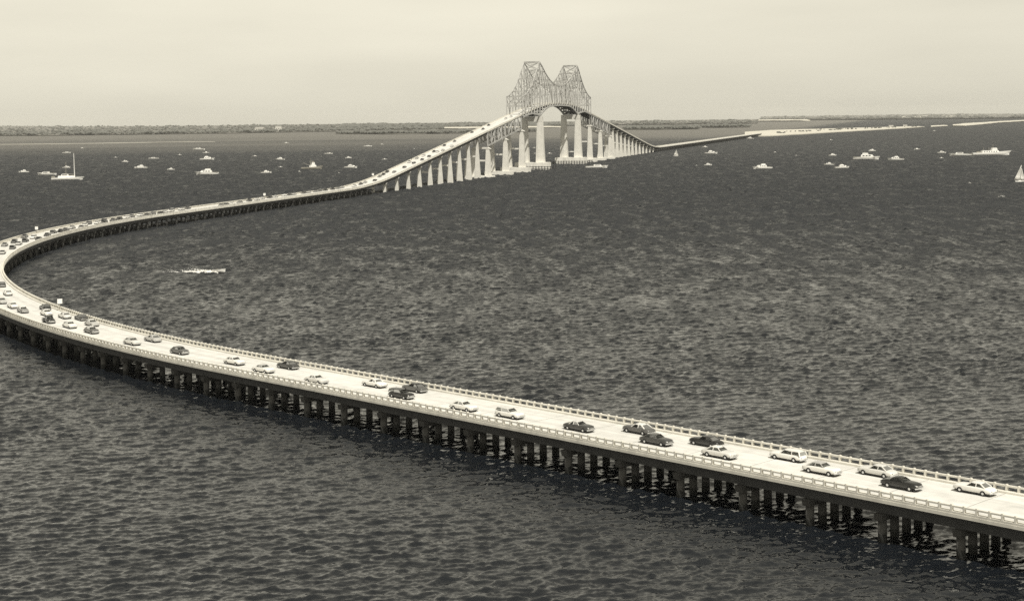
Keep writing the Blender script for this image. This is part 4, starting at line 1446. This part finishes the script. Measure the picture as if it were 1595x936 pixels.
BOATS = [
 (37, 269, 16, 'cabin_cruiser', -1, 'small white cruiser nearest the left edge'),
 (72, 273, 32, 'motor_launch', -1, 'long low white launch left of the masted yacht'),
 (106, 280.5, 50, 'sailing_yacht', 1, 'large white yacht with a tall bare mast at left'),
 (104, 262, 13, 'cabin_cruiser', 1, 'small white cruiser just behind the masted yacht'),
 (104, 239, 13, 'motor_launch', 1, 'thin white launch far behind the masted yacht'),
 (195, 253, 11, 'cabin_cruiser', 1, 'small white cruiser, left of a broad-sided white boat'),
 (219, 262.5, 20, 'cabin_cruiser', -1, 'broad-sided white cruiser between two smaller boats at left'),
 (239, 248, 17, 'motor_launch', -1, 'low white launch up behind the broad-sided cruiser'),
 (266, 265, 12, 'cabin_cruiser', -1, 'small white cruiser left of the biggest white cruiser'),
 (309, 234, 20, 'motor_launch', -1, 'thin white launch far off at left centre, farthest of a cluster'),
 (321, 239, 10, 'runabout', 1, 'tiny white boat behind the middle cruiser of a cluster'),
 (323, 249.5, 23, 'cabin_cruiser', 1, 'white cruiser behind the biggest white cruiser at left'),
 (322, 272.5, 37, 'cabin_cruiser', -1, 'biggest white cruiser on the left side of the bay'),
 (415, 270, 17, 'cabin_cruiser', 1, 'white cruiser just above the far trestle, left of the fishing boat'),
 (436, 249.5, 15, 'cabin_cruiser', -1, 'white cruiser farther off, upper left of the fishing boat'),
 (486, 264, 34, 'fishing_boat', 1, 'grey fishing boat with tall wheelhouse and outriggers'),
 (547, 262, 21, 'cabin_cruiser', 1, 'white cruiser right of the fishing boat'),
 (543, 247, 10, 'cabin_cruiser', 1, 'small white cruiser behind the one right of the fishing boat'),
 (512, 240.5, 14, 'motor_launch', 1, 'thin white launch up right of the fishing boat'),
 (573, 229, 14, 'motor_launch', 1, 'thin white launch far off left of the ramp'),
 (599, 249, 8, 'runabout', 1, 'small white boat closest to the left side of the ramp'),
 (930, 262, 36, 'motor_launch', 1, 'long white launch in front of the far tower pier'),
 (838, 240, 13, 'motor_launch', 1, 'white launch seen between the legs of the near tower pier'),
 (891, 238, 14, 'motor_launch', -1, 'white launch seen beyond the far tower pier'),
 (1053, 244, 8, 'sailboat', 1, 'small white sailboat right of the bridge foot'),
 (1098, 230, 9, 'runabout', 1, 'small white boat above a white cruiser, under the far trestle'),
 (1108, 240, 20, 'cabin_cruiser', 1, 'white cruiser right of the small sailboat'),
 (1103, 258, 13, 'cabin_cruiser', 1, 'small white cruiser below the one right of the sailboat'),
 (1168, 217, 11, 'cabin_cruiser', -1, 'small white cruiser at the end of the far trestle'),
 (1187, 263.5, 31, 'cabin_cruiser', -1, 'white cruiser alone in open water between trestle end and right group'),
 (1297, 243, 13, 'cabin_cruiser', 1, 'small white cruiser above a pair at right'),
 (1291, 257.5, 16, 'cabin_cruiser', -1, 'smaller white cruiser of a close pair at right'),
 (1312, 262.5, 24, 'cabin_cruiser', 1, 'larger white cruiser of a close pair at right'),
 (1350, 249, 40, 'cabin_cruiser', 1, 'biggest white cruiser among the right-hand boats'),
 (1358, 236, 12, 'cabin_cruiser', -1, 'small white cruiser behind the biggest right-hand cruiser'),
 (1395, 250, 25, 'cabin_cruiser', -1, 'white cruiser just right of the biggest right-hand cruiser'),
 (1428, 233.5, 10, 'runabout', -1, 'small white boat farther off between cruiser and ship'),
 (1467, 239, 13, 'cabin_cruiser', 1, 'small white cruiser left of the launch by the ship'),
 (1495, 243, 34, 'motor_launch', -1, 'long low white launch at the stern of the ship'),
 (1545, 242, 63, 'ship', 1, 'large white ship with a dark funnel near the right edge'),
 (1560, 307, 11, 'motor_launch', 1, 'lone white launch low at the right edge'),
 (1588, 284, 20, 'sailboat', 1, 'white sailboat with full sails cut by the right edge'),
]
for x, y, w, kind, hd, label in BOATS:
    q = 0.1 if kind in ('ship', 'sailing_yacht', 'fishing_boat') else None
    boat(x, y, w, kind, hd, label, 'ship' if kind == 'ship' else ('sailboat' if kind in ('sailboat', 'sailing_yacht') else 'boat'), 'boats gathered on the bay', q)
SPECKS = [
 (128, 232, 7, 'tiny white motorboat high up right of the tall mast'),
 (180, 246, 5, 'tiny white motorboat between the masted yacht and the first white cruiser'),
 (280, 242, 6, 'tiny white motorboat left of the stacked cluster of cruisers'),
 (397, 244, 7, 'tiny white motorboat midway between two cruisers, left of centre'),
 (437, 261, 7, 'tiny white motorboat left of the grey fishing boat'),
 (446, 224, 8, 'tiny white motorboat alone near the far left shore'),
 (466, 268, 6, 'white dinghy close by the bow of the grey fishing boat'),
 (528, 270, 4, 'tiny white motorboat just above the start of the ramp'),
 (595, 226, 6, 'tiny white motorboat far off, highest of those beside the ramp'),
 (832, 231, 5, 'tiny white motorboat far away inside the near tower arch'),
 (856, 240, 8, 'tiny white motorboat in the channel between the tower piers'),
 (1085, 258.5, 4, 'tiny white motorboat left of the small cruiser below the sailboat'),
 (1207, 238, 5, 'tiny white motorboat above the lone cruiser in open water'),
 (1240, 243, 4, 'tiny white motorboat midway between lone cruiser and right group'),
 (1294, 219, 5, 'tiny white motorboat just off the causeway sand'),
 (1397, 284, 4, 'tiny white motorboat alone below the right group of cruisers'),
 (1455, 205, 5, 'tiny white motorboat off the causeway gap'),
 (1466, 247, 7, 'white dinghy just below the small cruiser by the launch'),
 (1510, 285, 4, 'tiny white motorboat between the ship and the right-hand launch'),
]
for x, y, w, label in SPECKS:
    boat(x, y, w, 'runabout', R.choice((-1, 1)), label, 'boat', 'distant motorboats on the bay')

# speedboat and its wake
bp = ground(342, 425)
sb = link('speedboat', None, None, (bp.x, bp.y, 0.35))
sb.rotation_euler = (0, -0.07, -0.45)
tag(sb, 'small white speedboat trailing foam inside the curve', 'speedboat')
hull_mb(5.6, 2.0, 0.75, 0.4, 1.35).build('hull', M['white_paint'], sb)
MB().box(-1.9, 0.5, -0.66, 0.66, 0.80, 0.84).build('cockpit', M['boat_dark'], sb)
MB().add([(0.6, -0.7, 0.6), (0.6, 0.7, 0.6), (0.25, 0.6, 0.98), (0.25, -0.6, 0.98), (0.64, -0.7, 0.6), (0.64, 0.7, 0.6), (0.29, 0.6, 0.98), (0.29, -0.6, 0.98)], BOXF).build('windscreen', M['boat_glass'], sb)
MB().box(-1.2, -0.7, -0.55, 0.55, 0.64, 0.95).build('seat', M['boat_trim'], sb)
MB().frustum(-2.75, -2.35, -0.2, 0.2, 0.3, -2.7, -2.4, -0.17, 0.17, 1.0).build('outboard_motor', M['boat_dark'], sb)

def foam_blobs(pts):
    mb = MB()
    for x, y, r, hgt in pts:
        z = float(wave_height(np.array([x]), np.array([y]))[0])
        n = 6
        a0 = R.random() * 6
        vs_ = [(x + r * R.uniform(0.6, 1.3) * math.cos(a0 + 2 * math.pi * i / n), y + r * R.uniform(0.6, 1.3) * math.sin(a0 + 2 * math.pi * i / n), z - 0.03) for i in range(n)] + [(x, y, z + hgt), (x, y, z - 0.15)]
        mb.add(vs_, [(i, (i + 1) % n, n) for i in range(n)] + [((i + 1) % n, i, n + 1) for i in range(n)])
    return mb
ax = Vector((math.cos(-0.5), math.sin(-0.5)))
ay = Vector((-ax.y, ax.x))
pts = []
for _ in range(4200):
    t = R.random() ** 1.15
    back = 2.2 + 21.0 * t
    side = -1 if R.random() < 0.6 else 1
    if R.random() < 0.55:
        arm = side * (0.5 + back * (0.20 if side < 0 else 0.34)) * R.gauss(1.0, 0.10)
    else:
        arm = R.gauss(0.1, 0.75) * (1 + back * 0.07)
    if R.random() < t ** 0.8 * 0.95 or (side > 0 and R.random() < 0.25): continue
    q = Vector((bp.x, bp.y)) - ax * back + ay * arm
    pts.append((q.x, q.y, R.uniform(0.05, 0.20) * (1.15 - 0.6 * t), R.uniform(0.06, 0.55) * (1 - 0.85 * t)))
for _ in range(90):
    q = Vector((bp.x, bp.y)) + ax * R.uniform(-2.4, 0.6) + ay * R.choice((-1, 1)) * R.uniform(0.9, 1.5)
    pts.append((q.x, q.y, R.uniform(0.08, 0.2), R.uniform(0.1, 0.4)))
tag(foam_blobs(pts).build('wake_foam', M['foam']), 'white foam wake fanning out behind the speedboat', None, None, 'stuff')
# ------------------------------------------------------------------ haze over the bay
hz_mat = bpy.data.materials.new('haze')
hz_mat.use_nodes = True
hn = hz_mat.node_tree.nodes
hn.clear()
pv = hn.new('ShaderNodeVolumePrincipled')
pv.inputs['Color'].default_value = (0.96, 0.95, 0.91, 1)
pv.inputs['Density'].default_value = 2.2e-5
ho = hn.new('ShaderNodeOutputMaterial')
hz_mat.node_tree.links.new(pv.outputs[0], ho.inputs['Volume'])
hz = MB().box(-29500, 29500, -4500, 24600, -165, 119).build('haze', hz_mat)
tag(hz, 'pale even summer haze lying over the whole bay', None, None, 'stuff')
